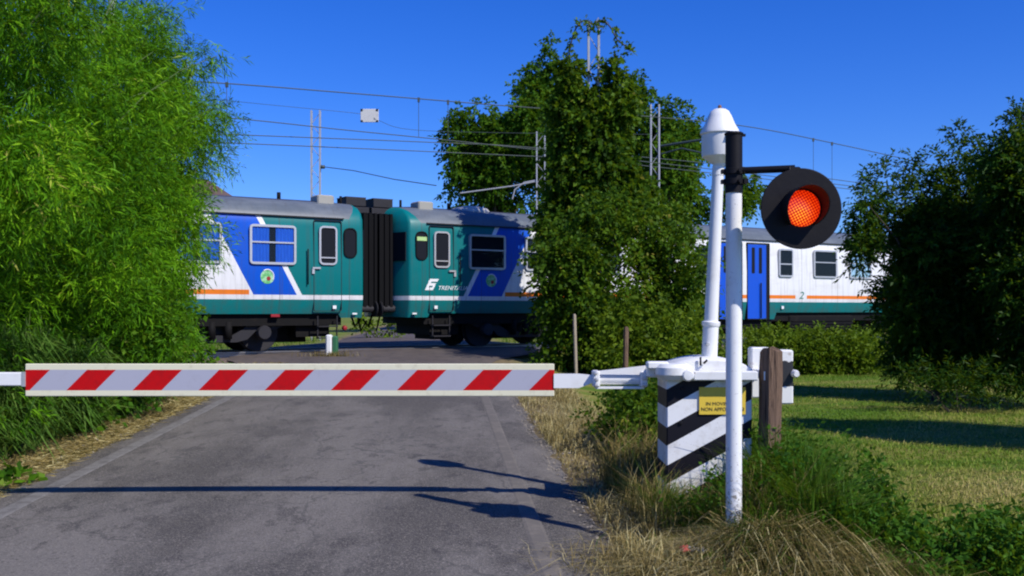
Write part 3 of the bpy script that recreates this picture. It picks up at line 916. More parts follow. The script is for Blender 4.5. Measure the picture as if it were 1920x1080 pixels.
for py in (322, 341):
    zz = S(0, py, SY)[2]
    mb.lathe([(.053, -.018), (.061, -.016), (.061, .016), (.053, .018)], (0, 0, zz), 24)
    mb.box((-.075, -.02, zz - .012), (-.05, .02, zz + .012)); mb.box((.05, -.05, zz - .014), (.075, .0, zz + .014))
    mb.tube([(.02, -.08, zz), (.02, -.04, zz)], .011, 8)
mb.build('clamp', BLACK, sg_)
LY = 5.63
lc = np.array(S(1502.5, 391, LY)); lr = 76 / F * LY
az = S(0, 321, SY)[2]
mb = MB(); mb.tube([(.03, -.02, az), (lc[0] - .0, lc[1] + .13, az - .004)], .021, 14); mb.build('arm', BLACK, sg_)
mb = MB()
mb.lathe([(0, .0), (lr - .004, 0), (lr, .003), (lr, .008), (lr - .004, .011), (0, .012)], tuple(lc), 64, 'y')
mb.build('target_board', BLACK, sg_)
mb = MB(); mb.lathe([(.15, .0125), (.155, .03), (.14, .20), (.10, .25), (0, .255)], tuple(lc), 32, 'y'); mb.box((lc[0] - .04, lc[1] + .08, lc[2] + .10), (lc[0] + .02, lc[1] + .18, az), .005); mb.build('lamp_housing', BLACK, sg_)
mb = MB(); q = S(1486, 313, LY); mb.tube([(q[0], q[1] + .06, q[2] - .03), (q[0], q[1] + .06, q[2] + .012)], .008, 8); mb.build('arm_bolt', BLACK, sg_)
# lamp: lens with a honeycomb of bright facets, tunnel hood
lr2 = 34 / F * LY
ll = lc + np.array((0, -.012, 0))
t = NT('lamp_lens')
v0 = t.n('ShaderNodeMapping'); v0.inputs['Rotation'].default_value = (0, math.radians(28), 0); v0.inputs['Scale'].default_value = (1, 0, 1)
t.put(v0.inputs[0], t.obj())
vo = t.n('ShaderNodeTexVoronoi'); vo.inputs['Scale'].default_value = 66; vo.inputs['Randomness'].default_value = .08
t.put(vo.inputs['Vector'], v0.outputs[0])
dd = t.n('ShaderNodeVectorMath', operation='DISTANCE'); t.put(dd.inputs[0], t.obj()); dd.inputs[1].default_value = tuple(ll + np.array((-.015, -.006, -.03)))
hot = t.step(dd.outputs['Value'], .125, .01)
core = t.step(vo.outputs['Distance'], .62, .15)
ecol = t.ramp(t.math('MULTIPLY', core, t.math('ADD', t.math('MULTIPLY', hot, .55), .42)), [(0, (.22, .002, .0)), (.35, (.75, .02, .001)), (.7, (1.0, .16, .006)), (1, (1.0, .55, .04))])
t.base((.3, .01, .005), .25)
t.put(t.b.inputs['Emission Color'], ecol); t.b.inputs['Emission Strength'].default_value = 1.25
mb = MB(); mb.lathe([(0, -.012), (lr2 * .6, -.008), (lr2, 0), (lr2, .01)], tuple(ll), 40, 'y'); lens = mb.build('lamp_lens', t.m, sg_)
mb = MB()
nh = 36; a0, a1 = math.radians(-52), math.radians(232); hr = .118
vs = []; fs = []
for j, (rr, yy) in enumerate(((hr, -.001), (hr, -.19), (hr - .006, -.19), (hr - .006, -.001))):
    for i in range(nh + 1):
        a_ = a0 + (a1 - a0) * i / nh
        yq = yy if yy > -.1 else yy * (0.25 + 0.75 * max(0, math.sin((a_ - a0) / (a1 - a0) * math.pi)) ** .7)
        vs.append((lc[0] + rr * math.cos(a_), lc[1] + yq, lc[2] + rr * math.sin(a_)))
for j in range(4):
    for i in range(nh):
        a_ = j * (nh + 1) + i; b_ = ((j + 1) % 4) * (nh + 1) + i
        fs.append((a_, a_ + 1, b_ + 1, b_))
mb.add(vs, fs, True); mb.build('lamp_hood', BLACK, sg_)

# ------------------------------------------------------------------ wooden posts
t = NT('old_timber'); v = t.xyz()
g1 = t.noise(14, 6, .75, stretch=(3, 3, .12)); g2 = t.noise(50, 4, .7, stretch=(2, 2, .06))
WOOD = t.base(t.mix(t.step(g2, .5, .7), t.mix(g1, (.10, .062, .045), (.30, .20, .14)), (.02, .013, .012)), .9, 0, .1)
t.bump(t.math('ADD', g1, g2), .9, .02)


PALE = paint('pale_timber', (.36, .30, .22), .9, .5, (.16, .12, .09), 9)


def timber(name, px, ptop, pbot_x, Y, w, lab, cat='post', group=None, m=None):
    X0, _, ztop = at(px, ptop, Y); Xb = at(pbot_x, 0, Y)[0]
    g = float(ground(Xb, Y))
    mb = MB(); rings = []
    hgt = ztop - g
    for i in range(9):
        f_ = i / 8
        ww = w * .5 * (1 + .04 * math.sin(i * 2.1))
        zz = -.15 + (hgt + .15) * f_
        cx = (X0 - Xb) * f_
        rings.append([(cx + ww * math.cos(q) * (1.12 if k % 2 else 1), ww * math.sin(q) * (1.12 if k % 2 else 1), zz + (.02 * math.sin(k * 1.7) if i == 8 else 0)) for k, q in enumerate(np.linspace(0, 2 * math.pi, 8, endpoint=False) + .39)])
    mb.loft(rings)
    o = mb.build(name, m or WOOD)
    o.location = (Xb, Y, g)
    return tag(o, lab, cat, group)


timber('wooden_post', 1446, 655, 1440, 6.95, .142, 'thick weathered brown post beside the barrier cabinet', 'post')
timber('fence_post', 1077, 590, 1081, 18.6, .06, 'thin pale leaning fence post at left under the ivy', 'fence post', 'old fence posts', PALE)
timber('fence_post', 1174, 614, 1172, 19.2, .095, 'shorter dark fence post right of the leaning pale one', 'fence post', 'old fence posts')

# marker by the track
mk = thing('marker_post', 'small white and green marker block standing before the rail at the left railcar nose', 'marker', (*at(623, 0, 23.1)[:2], .52))
mb = MB(); mb.box((-.14, -.1, -.05), (.0, .1, .48), .03); mb.build('white_half', WHITE, mk)
mb = MB(); mb.box((.003, -.09, -.05), (.13, .09, .45), .03); mb.build('green_half', paint('marker_green', (.03, .14, .06), .5), mk)

# ------------------------------------------------------------------ catenary masts and wires


def lattice_mast(px, ptop, Y, w, lab, arms=None, rz=0.0, ins=True):
    X, _, ztop = at(px, ptop, Y)
    g = float(ground(X, Y))
    root = thing('catenary_mast', lab, 'mast', (X, Y, g), rz, 'catenary masts along the line')
    h = ztop - g
    for sd in (-1, 1):
        mb = MB()
        x0 = sd * w / 2
        mb.box((x0 - .028, -.07, -.2), (x0 + .028, -.055, h)); mb.box((x0 - .028, .055, -.2), (x0 + .028, .07, h)); mb.box((x0 - sd * .0 - .010, -.055, -.2), (x0 + .010, .055, h))
        mb.build('upright', GALV, root)
    mb = MB()
    z_ = .2; k = 0
    while z_ < h - .3:
        s_ = 1 if k % 2 else -1
        mb.tube([(-s_ * w / 2, 0, z_), (s_ * w / 2, 0, z_ + .42)], .012, 5)
        z_ += .42; k += 1
    mb.build('lacing', GALV, root)
    return root, h


def arm_part(root, h, pts, r, name='cantilever', m=None):
    mb = MB(); mb.tube(pts, r, 8); return mb.build(name, m or GALV, root)


m1, h1 = lattice_mast(592, 207, 37.6, .32, 'far lattice mast above the left railcar roof')
zz = at(0, 313, 37.6)[2] - m1.location[2]
arm_part(m1, h1, [(.16, 0, zz), (.34, 0, zz)], .07, 'insulator', WIRE_M)
arm_part(m1, h1, [(.34, 0, zz), (1.6, -1.0, zz - .28), (3.2, -2.2, zz - .75), (4.8, -3.2, zz - 1.1)], .016, 'stay_wire', WIRE_M)
m2, h2 = lattice_mast(1014, 247, 42, .34, 'far lattice mast in front of the big tree, left of the ivy')
zz = at(0, 340, 42)[2] - m2.location[2]
arm_part(m2, h2, [(-.17, 0, zz), (-1.2, 0, zz - .2), (-3.4, 0, zz - .5)], .03)
arm_part(m2, h2, [(-.17, 0, zz + .05), (-.7, 0, zz - .05), (-1.1, 0, zz - .35), (-1.2, 0, zz - .75)], .03, 'registration_arm')
m3, h3 = lattice_mast(1228, 196, 36.6, .30, 'lattice mast between the ivy and the bell mast')
zz = at(0, 272, 36.6)[2] - m3.location[2]
arm_part(m3, h3, [(.15, 0, zz - .05), (.9, -.5, zz), (1.9, -1.0, zz + .08)], .045, 'cantilever', WIRE_M)
arm_part(m3, h3, [(.15, 0, zz - .35), (.9, -.5, zz - .2), (1.8, -.95, zz - .5)], .03, 'cantilever', WIRE_M)
m4, h4 = lattice_mast(1113, 40, 24.6, .25, 'near lattice mast overgrown with ivy to its top')
X, Y_, ztop = at(210, -60, 19)
pl = thing('utility_pole', 'pale pole rising behind the bamboo tips at top left', 'pole', (X, Y_, float(ground(X, Y_))))
mb = MB(); mb.tube([(0, 0, -.3), (0, 0, ztop)], [.10, .07], 14); mb.build('shaft', GALV, pl)
mb = MB(); mb.tube([(-.5, 0, ztop - .25), (.5, 0, ztop - .25)], .035, 8); mb.build('crossarm', GALV, pl)


def on_line(px, lat):      # depth where the image column meets a line parallel to the track
    k = (px - 960) / F
    Pq = P0 + NV * lat
    s = (k * Pq[1] - Pq[0]) / (U[0] - k * U[1])
    return Pq[1] + U[1] * s


def smooth_pts(pts, n=6):
    P = np.array(pts, float); out = []
    for i in range(len(P) - 1):
        p0, p1, p2, p3 = P[max(i - 1, 0)], P[i], P[i + 1], P[min(i + 2, len(P) - 1)]
        for tt in np.linspace(0, 1, n, endpoint=False):
            out.append(.5 * ((2 * p1) + (-p0 + p2) * tt + (2 * p0 - 5 * p1 + 4 * p2 - p3) * tt ** 2 + (-p0 + 3 * p1 - 3 * p2 + p3) * tt ** 3))
    out.append(P[-1]); return out


def line_pts(pix, lat): return [at(px, py, on_line(px, lat)) for px, py in pix]


def wire(name, pts, r, lab, group='overhead wires'):
    root = thing(name, lab, 'wire', tuple(pts[0]), 0, group)
    o = np.array(pts[0])
    mb = MB(); mb.tube([tuple(np.array(p) - o) for p in smooth_pts(pts)], r, 6); mb.build('strand', WIRE_M, root)
    return root, o


mess = line_pts([(60, 138), (400, 155), (660, 175), (930, 197), (1160, 214), (1385, 235), (1560, 268), (1750, 310), (1850, 332)], 1.44)
cont = line_pts([(60, 190), (440, 222), (640, 243), (840, 263), (1100, 291), (1385, 323), (1605, 350), (1850, 380)], 1.44)
wm, om = wire('overhead_wire', mess, .015, 'highest overhead wire carrying short droppers above the train')
wire('overhead_wire', cont, .013, 'contact wire hung just below the topmost wire')
wire('overhead_wire', line_pts([(60, 236), (430, 252), (835, 268), (1000, 277), (1385, 312), (1605, 342), (1850, 372)], 8.0), .016, 'third wire down, crossing the far lattice mast')
wire('overhead_wire', line_pts([(60, 255), (430, 268), (930, 290), (1100, 300), (1385, 330), (1605, 356), (1850, 384)], 8.0), .016, 'lowest long wire, crossing the far lattice mast above the railcar roof')
mp_ = np.array(smooth_pts(mess, 10)); cp_ = np.array(smooth_pts(cont, 10))
for px in (425, 785, 840, 1525, 1560):
    Yd = on_line(px, 1.44); Xd = (px - 960) / F * Yd
    za = np.interp(Xd, mp_[:, 0], mp_[:, 2]); zb = np.interp(Xd, cp_[:, 0], cp_[:, 2])
    mb = MB(); mb.tube([tuple(np.array((Xd, Yd, za)) - om), tuple(np.array((Xd, Yd, zb)) - om)], .008, 5)
    mb.box(tuple(np.array((Xd - .03, Yd - .03, za - .09)) - om), tuple(np.array((Xd + .03, Yd + .03, za + .03)) - om)); mb.build('dropper', WIRE_M, wm)
wire('span_wire', [at(300, 176, 31), at(500, 196, 31), at(680, 214, 32), at(708, 225, 32), at(770, 243, 33), at(950, 249, 34), at(1222, 252, 36.4)], .007, 'faint span wire with a white plate hanging on it')
sp_ = thing('wire_plate', 'small white square plate hanging on a wire over the train', 'plate', at(693, 217, 32))
k = 32 / F
mb = MB(); mb.box((-17 * k, -.03, -12.5 * k), (17 * k, .0, 12.5 * k), .01); mb.build('plate', paint('plate_white', (.62, .61, .58), .6, .3), sp_)
mb = MB()
for a_ in (-1, 1):
    for b_ in (-1, 1): mb.box((a_ * 14.5 * k - .035, -.045, b_ * 10.5 * k - .03), (a_ * 14.5 * k + .035, -.031, b_ * 10.5 * k + .03))
mb.build('plate_clip', BLACK, sp_)

# ------------------------------------------------------------------ distant house
hs = thing('house', 'distant house showing only its brown roof above the left railcar', 'house', (at(318, 0, 62)[0], 62, .4), .25)
mb = MB(); mb.box((-5, -4, -.3), (5, 4, 6.6)); mb.build('wall', paint('plaster', (.5, .42, .32), .9), hs)
t = NT('roof_tiles'); rt = t.noise(9, 4, stretch=(3, .6, 1)); ROOF = t.base(t.mix(rt, (.07, .05, .045), (.16, .10, .085)), .9)
mb = MB(); mb.loft([[(sx * 5.4, -4.5, 6.602), (sx * 5.4, -4.5, 6.85), (sx * 2.2, 0, 9.35), (sx * 5.4, 4.5, 6.85), (sx * 5.4, 4.5, 6.602)] for sx in (-1, -.999, .999, 1)]); mb.build('roof', ROOF, hs)
for x_ in (-3, 0, 3):
    mb = MB(); mb.box((x_ - .5, -4.06, 4), (x_ + .5, -4.003, 5.5)); mb.build('window', INT, hs)

# ------------------------------------------------------------------ vegetation
BAM = leaf_mat('bamboo_leaf', [(0, (.015, .062, .003)), (.3, (.055, .175, .004)), (.6, (.135, .34, .007)), (.9, (.27, .48, .015)), (1, (.42, .42, .08))], .36)
VINE = leaf_mat('vine_leaf', [(0, (.02, .07, .005)), (.5, (.06, .165, .008)), (.85, (.125, .25, .012)), (1, (.18, .20, .03))], .35)
REED = leaf_mat('reed_blade', [(0, (.03, .085, .010)), (.5, (.075, .17, .022)), (1, (.16, .25, .05))], .3)
IVY = leaf_mat('ivy_leaf', [(0, (.012, .032, .003)), (.45, (.045, .105, .006)), (.8, (.11, .20, .010)), (1, (.20, .18, .025))], .33)
TREE = leaf_mat('tree_leaf', [(0, (.014, .045, .003)), (.5, (.055, .14, .007)), (1, (.13, .23, .012))], .33)
LAUR = leaf_mat('orchard_leaf', [(0, (.007, .026, .003)), (.5, (.020, .066, .006)), (.85, (.048, .12, .010)), (1, (.085, .17, .015))], .33, .5, .12)
HEDGE = leaf_mat('bramble_leaf', [(0, (.03, .065, .004)), (.5, (.09, .155, .008)), (1, (.19, .26, .02))], .35)
WEED = leaf_mat('weed_leaf', [(0, (.014, .055, .005)), (.5, (.045, .13, .010)), (1, (.11, .22, .02))], .3)
GRASS = leaf_mat('green_grass_blade', [(0, (.02, .06, .004)), (.5, (.06, .14, .010)), (1, (.15, .21, .03))], .3)
LAWN = leaf_mat('lawn_blade', [(0, (.06, .14, .008)), (.45, (.14, .24, .018)), (.75, (.27, .29, .05)), (1, (.44, .36, .13))], .2)
STRAW = leaf_mat('dry_straw', [(0, (.05, .045, .012)), (.4, (.17, .125, .038)), (.8, (.34, .26, .10)), (1, (.52, .45, .22))], .15)
BARK = paint('bark', (.07, .055, .04), .9, .6, (.03, .03, .02), 9)
CULM = paint('bamboo_culm', (.10, .16, .03), .6, .4, (.2, .17, .06), 5)


def edge_x(py): return np.interp(py, [-80, -30, 0, 60, 100, 150, 200, 240, 300, 350, 450, 520, 600, 680], [150, 215, 250, 318, 362, 392, 424, 430, 408, 390, 372, 345, 348, 352])


def bamboo(X, Y, label, ncul, hmax, rad, leanx, dens=1.0, nodes=20, mass=None):
    g = float(ground(X, Y))
    root = thing('bamboo', label, 'bamboo', (X, Y, g), 0, 'bamboo along the left road edge')
    mb = MB(); Pn, Dn, Ln = [], [], []
    for i in range(ncul):
        a = R.uniform(0, 2 * math.pi); rr = rad * math.sqrt(R.uniform(0, 1)) * .6
        b = np.array((rr * math.cos(a), rr * math.sin(a), -.1))
        h = hmax * R.uniform(.62, 1.0)
        out = np.array((math.cos(a) * .8 + leanx + R.normal(0, .25), math.sin(a) * .8 + R.normal(0, .25), 0)) * rad * R.uniform(.5, 1.1)
        pts = []
        for j in range(nodes + 1):
            f_ = j / nodes
            p = b + np.array((0, 0, h * (f_ - .22 * f_ ** 3.2))) + out * (f_ ** 2.2)
            pts.append(p)
        mb.tube([tuple(p) for p in pts[::2]], [max(.022 * (1 - .85 * k_ / 10), .003) for k_ in range(len(pts[::2]))], 6)
        for j in range(2, nodes + 1):
            f_ = j / nodes
            nb = R.integers(7, 11) if R.uniform() < .55 else R.integers(0, 2)
            for k_ in range(int(nb)):
                aa = R.uniform(0, 2 * math.pi)
                Pn.append(pts[j] + R.normal(0, .03, 3)); Dn.append((math.cos(aa), math.sin(aa), R.uniform(-.1, .75)))
                Ln.append((.30 + .62 * math.sin(math.pi * min(f_ * .9 + .12, 1))) * R.uniform(.6, 1.25) * (.6 if f_ > .9 else 1))
    mb.build('culms', CULM, root)
    Pn = np.array(Pn); Dn = unit(np.array(Dn)); Ln = np.array(Ln)
    # sub twigs along each branch, each ends in a drooping fan of narrow leaves
    m_ = 2; n = len(Pn)
    tt = R.uniform(.2, 1.0, (n, m_))
    sp = Pn[:, None] + Dn[:, None] * (Ln[:, None] * tt)[..., None]
    sp[..., 2] -= (.28 * Ln[:, None] * tt ** 2)
    sd = Dn[:, None] * .7 + R.normal(size=(n, m_, 3)) * .6
    sd[..., 2] -= .25
    tone = np.repeat(R.normal(0, .14, n), m_)
    q, idx = twig_leaves(sp.reshape(-1, 3), sd.reshape(-1, 3), np.full(n * m_, .17) * R.uniform(.6, 1.4, n * m_), 8, .112, .0135, .75, .35)
    tn_ = .42 + .1 * q[:, 0, 2] / hmax + tone[idx]
    if mass:
        x0, x1, y0, y1, cnt = mass
        k_ = 0
        Q2, T2 = [], []
        while k_ < cnt:
            px = R.uniform(x0, x1); py = R.uniform(y0, y1)
            if px > edge_x(py) - 18: continue
            k_ += 1
            p_ = np.array(at(px, py, Y + R.uniform(-.9, .6))) - np.array((X, Y, g))
            s_ = R.uniform(.22, .52)
            P2, D2 = clump_twigs(p_, (s_, s_, s_ * .8), int(82 * (s_ / .33) ** 2), .1, 3.0)
            D2[:, 2] -= .1; D2 += R.normal(0, .35, D2.shape)
            q2, i2 = twig_leaves(P2, D2, .2 * R.uniform(.6, 1.5, len(P2)), 8, .100, .0145, .9, .22)
            Q2.append(q2); T2.append(R.normal(.44, .17) + R.normal(0, .07, len(P2))[i2])
        q = np.concatenate([q] + Q2); tn_ = np.concatenate([tn_] + T2)
    ok = q[:, :, 2].min(1) > -.0
    quads('leaves', q[ok], BAM, (tn_ + R.normal(0, .13, len(q)))[ok], root)
    return root


bamboo(-5.5, 8.3, 'nearest bamboo at the left picture edge, tall and feathery', 20, 6.6, 1.35, .25, mass=(-40, 120, -40, 560, 26))
bamboo(-6.0, 10.6, 'second bamboo from the camera, its tips above the picture top', 24, 7.4, 1.5, .25, mass=(40, 250, -50, 600, 32))
bamboo(-6.3, 13.0, 'third bamboo from the camera, standing behind the hanging vines', 28, 7.3, 1.5, .12, mass=(140, 360, -30, 640, 38))
bamboo(-6.6, 15.6, 'farthest bamboo, arching towards the overhead wires beside the left railcar', 20, 5.2, .85, .05, mass=(230, 440, 30, 670, 68))
bamboo(-8.6, 12.0, 'back bamboo farthest from the road, behind the others', 20, 7.6, 1.7, .1)


def shrub(name, label, cat, clumps, mat, group=None, stems=3, trunk_r=.03, base=None, **kw):
    cs = np.array([c[0] for c in clumps])
    bx, by = (cs[:, 0].mean(), cs[:, 1].mean()) if base is None else base
    g = float(ground(bx, by))
    root = thing(name, label, cat, (bx, by, g), 0, group)
    o = np.array((bx, by, g))
    rel = [((np.array(c[0]) - o), c[1], c[2]) for c in clumps]
    mb = MB()
    pick = sorted(range(len(rel)), key=lambda i: rel[i][2], reverse=True)[:stems]
    for i in pick:
        e = rel[i][0]
        mid = e * .5 + np.array((R.normal(0, .05), R.normal(0, .05), .1 * abs(e[2])))
        mb.tube([(R.normal(0, trunk_r * 1.5), R.normal(0, trunk_r * 1.5), -.15), tuple(mid), tuple(e)], [trunk_r, trunk_r * .7, trunk_r * .25], 7)
    mb.build('stems', BARK, root)
    foliage('leaves', rel, mat, root, **kw)
    return root


G = lambda x, y: float(ground(x, y))
# broad-leaved climbers hanging over the bamboo foot
for X, Y, hh, lab in ((-4.75, 12.0, 1.9, 'leafy vine hanging low over the bamboo foot above the barrier board'),
                      (-5.5, 14.6, 2.5, 'tall leafy vine draped beside the left railcar window'),
                      (-6.05, 16.8, 2.3, 'farthest leafy vine, reaching towards the railcar bogie')):
    cl = []
    for i in range(26):
        zz = R.uniform(.15, hh); s_ = R.uniform(.2, .4)
        cl.append(((X + R.uniform(-.9, .1) + .18 * math.sin(zz * 2), Y + R.uniform(-1.1, 1.1), G(X, Y) + zz), (s_, s_, s_ * .8), 80))
    shrub('climbing_vine', lab, 'vine', cl, VINE, 'vines below the bamboo', 5, .02, (X - .5, Y), k=6, tl=.32, L=.08, W=.06, up=-.2, droop=.35, spread=1.1, zmin=0)
# trailing tendrils in front of the railcar
cl = []
for px, py in ((352, 560), (372, 585), (383, 575), (360, 610), (378, 640), (395, 655), (405, 668), (350, 640), (345, 530), (358, 500)):
    p_ = at(px - 22, py, 17.2); cl.append((p_, (.10, .2, .12), 14))
shrub('trailing_creeper', 'wispy creeper trailing from the vines over the railcar skirt', 'creeper', cl, VINE, None, 4, .012, (at(330, 0, 17.2)[0], 17.2), k=4, tl=.22, L=.10, W=.08, up=-.4, droop=.4, spread=1.1)


cl = []
for px, py, Yq in ((15, 905, 8.2), (48, 912, 8.2), (4, 925, 8.0), (28, 890, 8.5)):
    p_ = at(px, py, Yq); cl.append((p_, (.05, .08, .05), 9))
shrub('seedling', 'few broad green leaves at the road edge in the left picture corner', 'plant', cl, VINE, None, 3, .005, None, k=4, tl=.1, L=.10, W=.085, up=.4, droop=.2, zmin=0)


def reed_clump(X, Y, rad, n, h, lab):
    g = G(X, Y)
    root = thing('reed_clump', lab, 'reeds', (X, Y, g), 0, 'reeds at the left road edge')
    P, Hh = [], []
    a = R.uniform(0, 2 * math.pi, n); r_ = rad * np.sqrt(R.uniform(0, 1, n))
    P = np.stack([r_ * np.cos(a) * .7, r_ * np.sin(a), np.zeros(n)], 1)
    # leaves leave the stems at all heights and arch over
    zz = R.uniform(0, 1, n) ** .8 * h
    P[:, 2] = zz * .75
    D = np.stack([np.cos(a) * .55 + R.normal(0, .45, n), np.sin(a) * .5 + R.normal(0, .45, n), R.uniform(.5, 1.3, n)], 1)
    D = unit(D)
    L = R.uniform(.35, .75, n)[:, None]
    S_ = unit(np.cross(D, R.normal(size=(n, 3)) * .3 + np.array((0, 0, 1.0)))) * (R.uniform(.005, .012, n)[:, None])
    m1_ = P + D * L * .5; t1 = P + D * L * .95; t1[:, 2] -= L[:, 0] * R.uniform(.3, .75, n)
    q = np.concatenate([np.stack([P - S_ * .6, P + S_ * .6, m1_ + S_, m1_ - S_], 1), np.stack([m1_ - S_, m1_ + S_, t1 + S_ * .1, t1 - S_ * .1], 1)])
    tone = R.normal(.5, .2, n)
    quads('blades', q, REED, np.concatenate([tone, tone]), root)
    mb = MB()
    for i in range(14):
        b = (R.normal(0, rad * .35), R.normal(0, rad * .5), -.1)
        mb.tube([b, (b[0] * 1.2, b[1] * 1.2, h * R.uniform(.7, 1.05))], [.008, .003], 5)
    mb.build('stems', CULM, root)


for X, Y, rad, n, h, lab in ((-5.08, 8.4, .65, 4200, 1.75, 'nearest reeds at the left picture edge, tall pale blades'),
                             (-5.03, 9.6, .6, 3600, 1.35, 'second reeds from the left picture edge below the barrier tip'),
                             (-5.08, 10.9, .6, 3000, 1.1, 'third reeds behind the left part of the barrier board'),
                             (-5.18, 12.4, .6, 2600, .95, 'fourth reeds under the hanging vines'),
                             (-5.28, 13.9, .55, 2200, .85, 'farthest low reeds beside the straw verge')):
    reed_clump(X, Y, rad, n, h, lab)

# ivy over the near mast, and the thicket at its foot
ivx, ivy_ = at(1113, 0, 24.6)[:2]
cl = []
for px, py, w, n in ((1076, 130, .22, 30), (1062, 150, .3, 40), (1150, 130, .25, 36), (1168, 150, .25, 36), (1085, 190, .5, 130), (1125, 190, .5, 100), (1060, 190, .45, 80), (1165, 190, .5, 90), (1090, 240, .75, 260), (1150, 260, .65, 200), (1115, 300, .8, 280), (1070, 310, .6, 160), (1062, 250, .5, 150), (1060, 330, .5, 150), (1060, 400, .6, 170), (1052, 210, .3, 60), (1040, 440, .5, 120), (1050, 360, .4, 100), (1165, 330, .6, 170), (1130, 360, .95, 320), (1085, 385, .8, 220), (1180, 385, .8, 220)):
    for q in range(3):
        p_ = np.array(at(px, py, 24.55)) + R.normal(0, .26, 3) * np.array((1, 1, 1)) * w
        cl.append((tuple(p_), (w * .55, w * .55, w * .6), int(n * .5)))
iv = shrub('ivy', 'tall column of ivy climbing the near mast right up to its top', 'ivy', cl, IVY, None, 5, .06, (ivx, ivy_), k=8, tl=.30, L=.135, W=.10, up=-.1, droop=.35, spread=1.0)
# arching tendrils over the mast top
for side in (-1, 1):
    pts = [at(1113 + side * o_, y_, 24.5) for o_, y_ in ((2, 46), (14, 38), (26, 43), (37, 62), (44, 90), (47, 112))] if side < 0 else [at(1113 + side * o_, y_, 24.5) for o_, y_ in ((2, 44), (16, 38), (32, 52), (44, 74), (62, 88), (70, 96))]
    pts = np.array(smooth_pts(pts, 6)); o_ = np.array(iv.location)
    mb = MB(); mb.tube([tuple(p - o_) for p in pts], .018, 5); mb.build('tendril', BARK, iv)
    n = 55
    Pq = pts[R.integers(0, len(pts), n)] - o_ + R.normal(0, .05, (n, 3)); Dq = R.normal(size=(n, 3)); Dq[:, 2] -= .5
    q, idx = twig_leaves(Pq, Dq, np.full(n, .14), 3, .11, .075, 1.0, .3)
    quads('tendril_leaves', q, IVY, .55 + R.normal(0, .2, len(q)), iv)
for lab, boxes in (('dark left half of the thicket below the ivy, beside the train', [(1030, 1092, 440, 690, 22.9, 58)]),
                   ('middle thicket below the ivy between the two fence posts', [(1085, 1185, 385, 690, 22.9, 60)]),
                   ('right half of the thicket behind the bell mast', [(1190, 1310, 395, 690, 23.2, 60)]),
                   ('low bramble at the thicket foot behind the barrier rods', [(1140, 1320, 595, 700, 20.9, 34)])):
    cl = []
    x0, x1, y0, y1, Yq, cnt = boxes[0]
    for i in range(cnt):
        fy = R.uniform(0, 1)
        xx = R.uniform(x0, x1); yy = y0 + (y1 - y0) * fy
        if 'right half' in lab and yy < 470 and xx > 1265 + (yy - 400) * .4: continue
        p_ = at(xx, yy, Yq + R.uniform(-1.0, 1.3)); s_ = R.uniform(.20, .48)
        if abs(xx - 1150) < 26 and 430 < yy < 600 and R.uniform() < .8: continue
        if abs(xx - 1075) < 16 and 520 < yy < 660 and R.uniform() < .7: continue
        cl.append((p_, (s_, s_, s_ * .9), 44))
    nm = 'bramble' if 'bramble' in lab else 'thicket'
    shrub(nm, lab, nm, cl, HEDGE if nm == 'bramble' else IVY, 'thicket below the ivy mast', 7, .035, None, k=6, tl=.40, L=.115, W=.082, up=.15, droop=.25, spread=1.0, zmin=0)

# broadleaf trees behind the railway


def tree(label, X, Y, crown_c, crown_r, count, size, n, mat, group, trunk_r=.22, name='broadleaf_tree', extra=(), **kw):
    g = G(X, Y)
    root = thing(name, label, 'tree', (X, Y, g), 0, group)
    o = np.array((X, Y, g))
    cl = []
    for cc_, rr_ in zip(crown_c, crown_r):
        cl += sub_clumps(np.array(cc_) - o, rr_, max(3, int(count * (rr_[0] * rr_[2]) / (crown_r[0][0] * crown_r[0][2]))), size, n)
    cl += [(np.array(c_) - o, r_, n_) for c_, r_, n_ in extra]
    mb = MB()
    top = np.array(crown_c[0]) - o
    tr_ = [np.array((0, 0, -.2)), np.array((.05, 0, top[2] * .3)), top * np.array((.5, .5, .62)), top * np.array((.9, .9, 1.05))]
    mb.tube([tuple(p) for p in tr_], [trunk_r, trunk_r * .8, trunk_r * .55, trunk_r * .2], 10)
    for i in R.choice(len(cl), min(16, len(cl)), replace=False):
        e = np.array(cl[i][0]); b = np.array((e[0] * .12, e[1] * .12, max(top[2] * .25, min(e[2] * .6, top[2] * .8))))
        mb.tube([tuple(b), tuple(b * .45 + e * .55 + np.array((0, 0, .25))), tuple(e)], [trunk_r * .35, trunk_r * .2, trunk_r * .06], 7)
    mb.build('trunk', BARK, root)
    foliage('crown', cl, mat, root, **kw)
    return root


def A3(px, py, Y): return at(px, py, Y)


kw = dict(k=7, tl=.5, L=.21, W=.14, up=.1, droop=.35, spread=1.0)


def bits(Y, lst): return [(A3(px, py, Y), (r_, r_, r_), n_) for px, py, r_, n_ in lst]


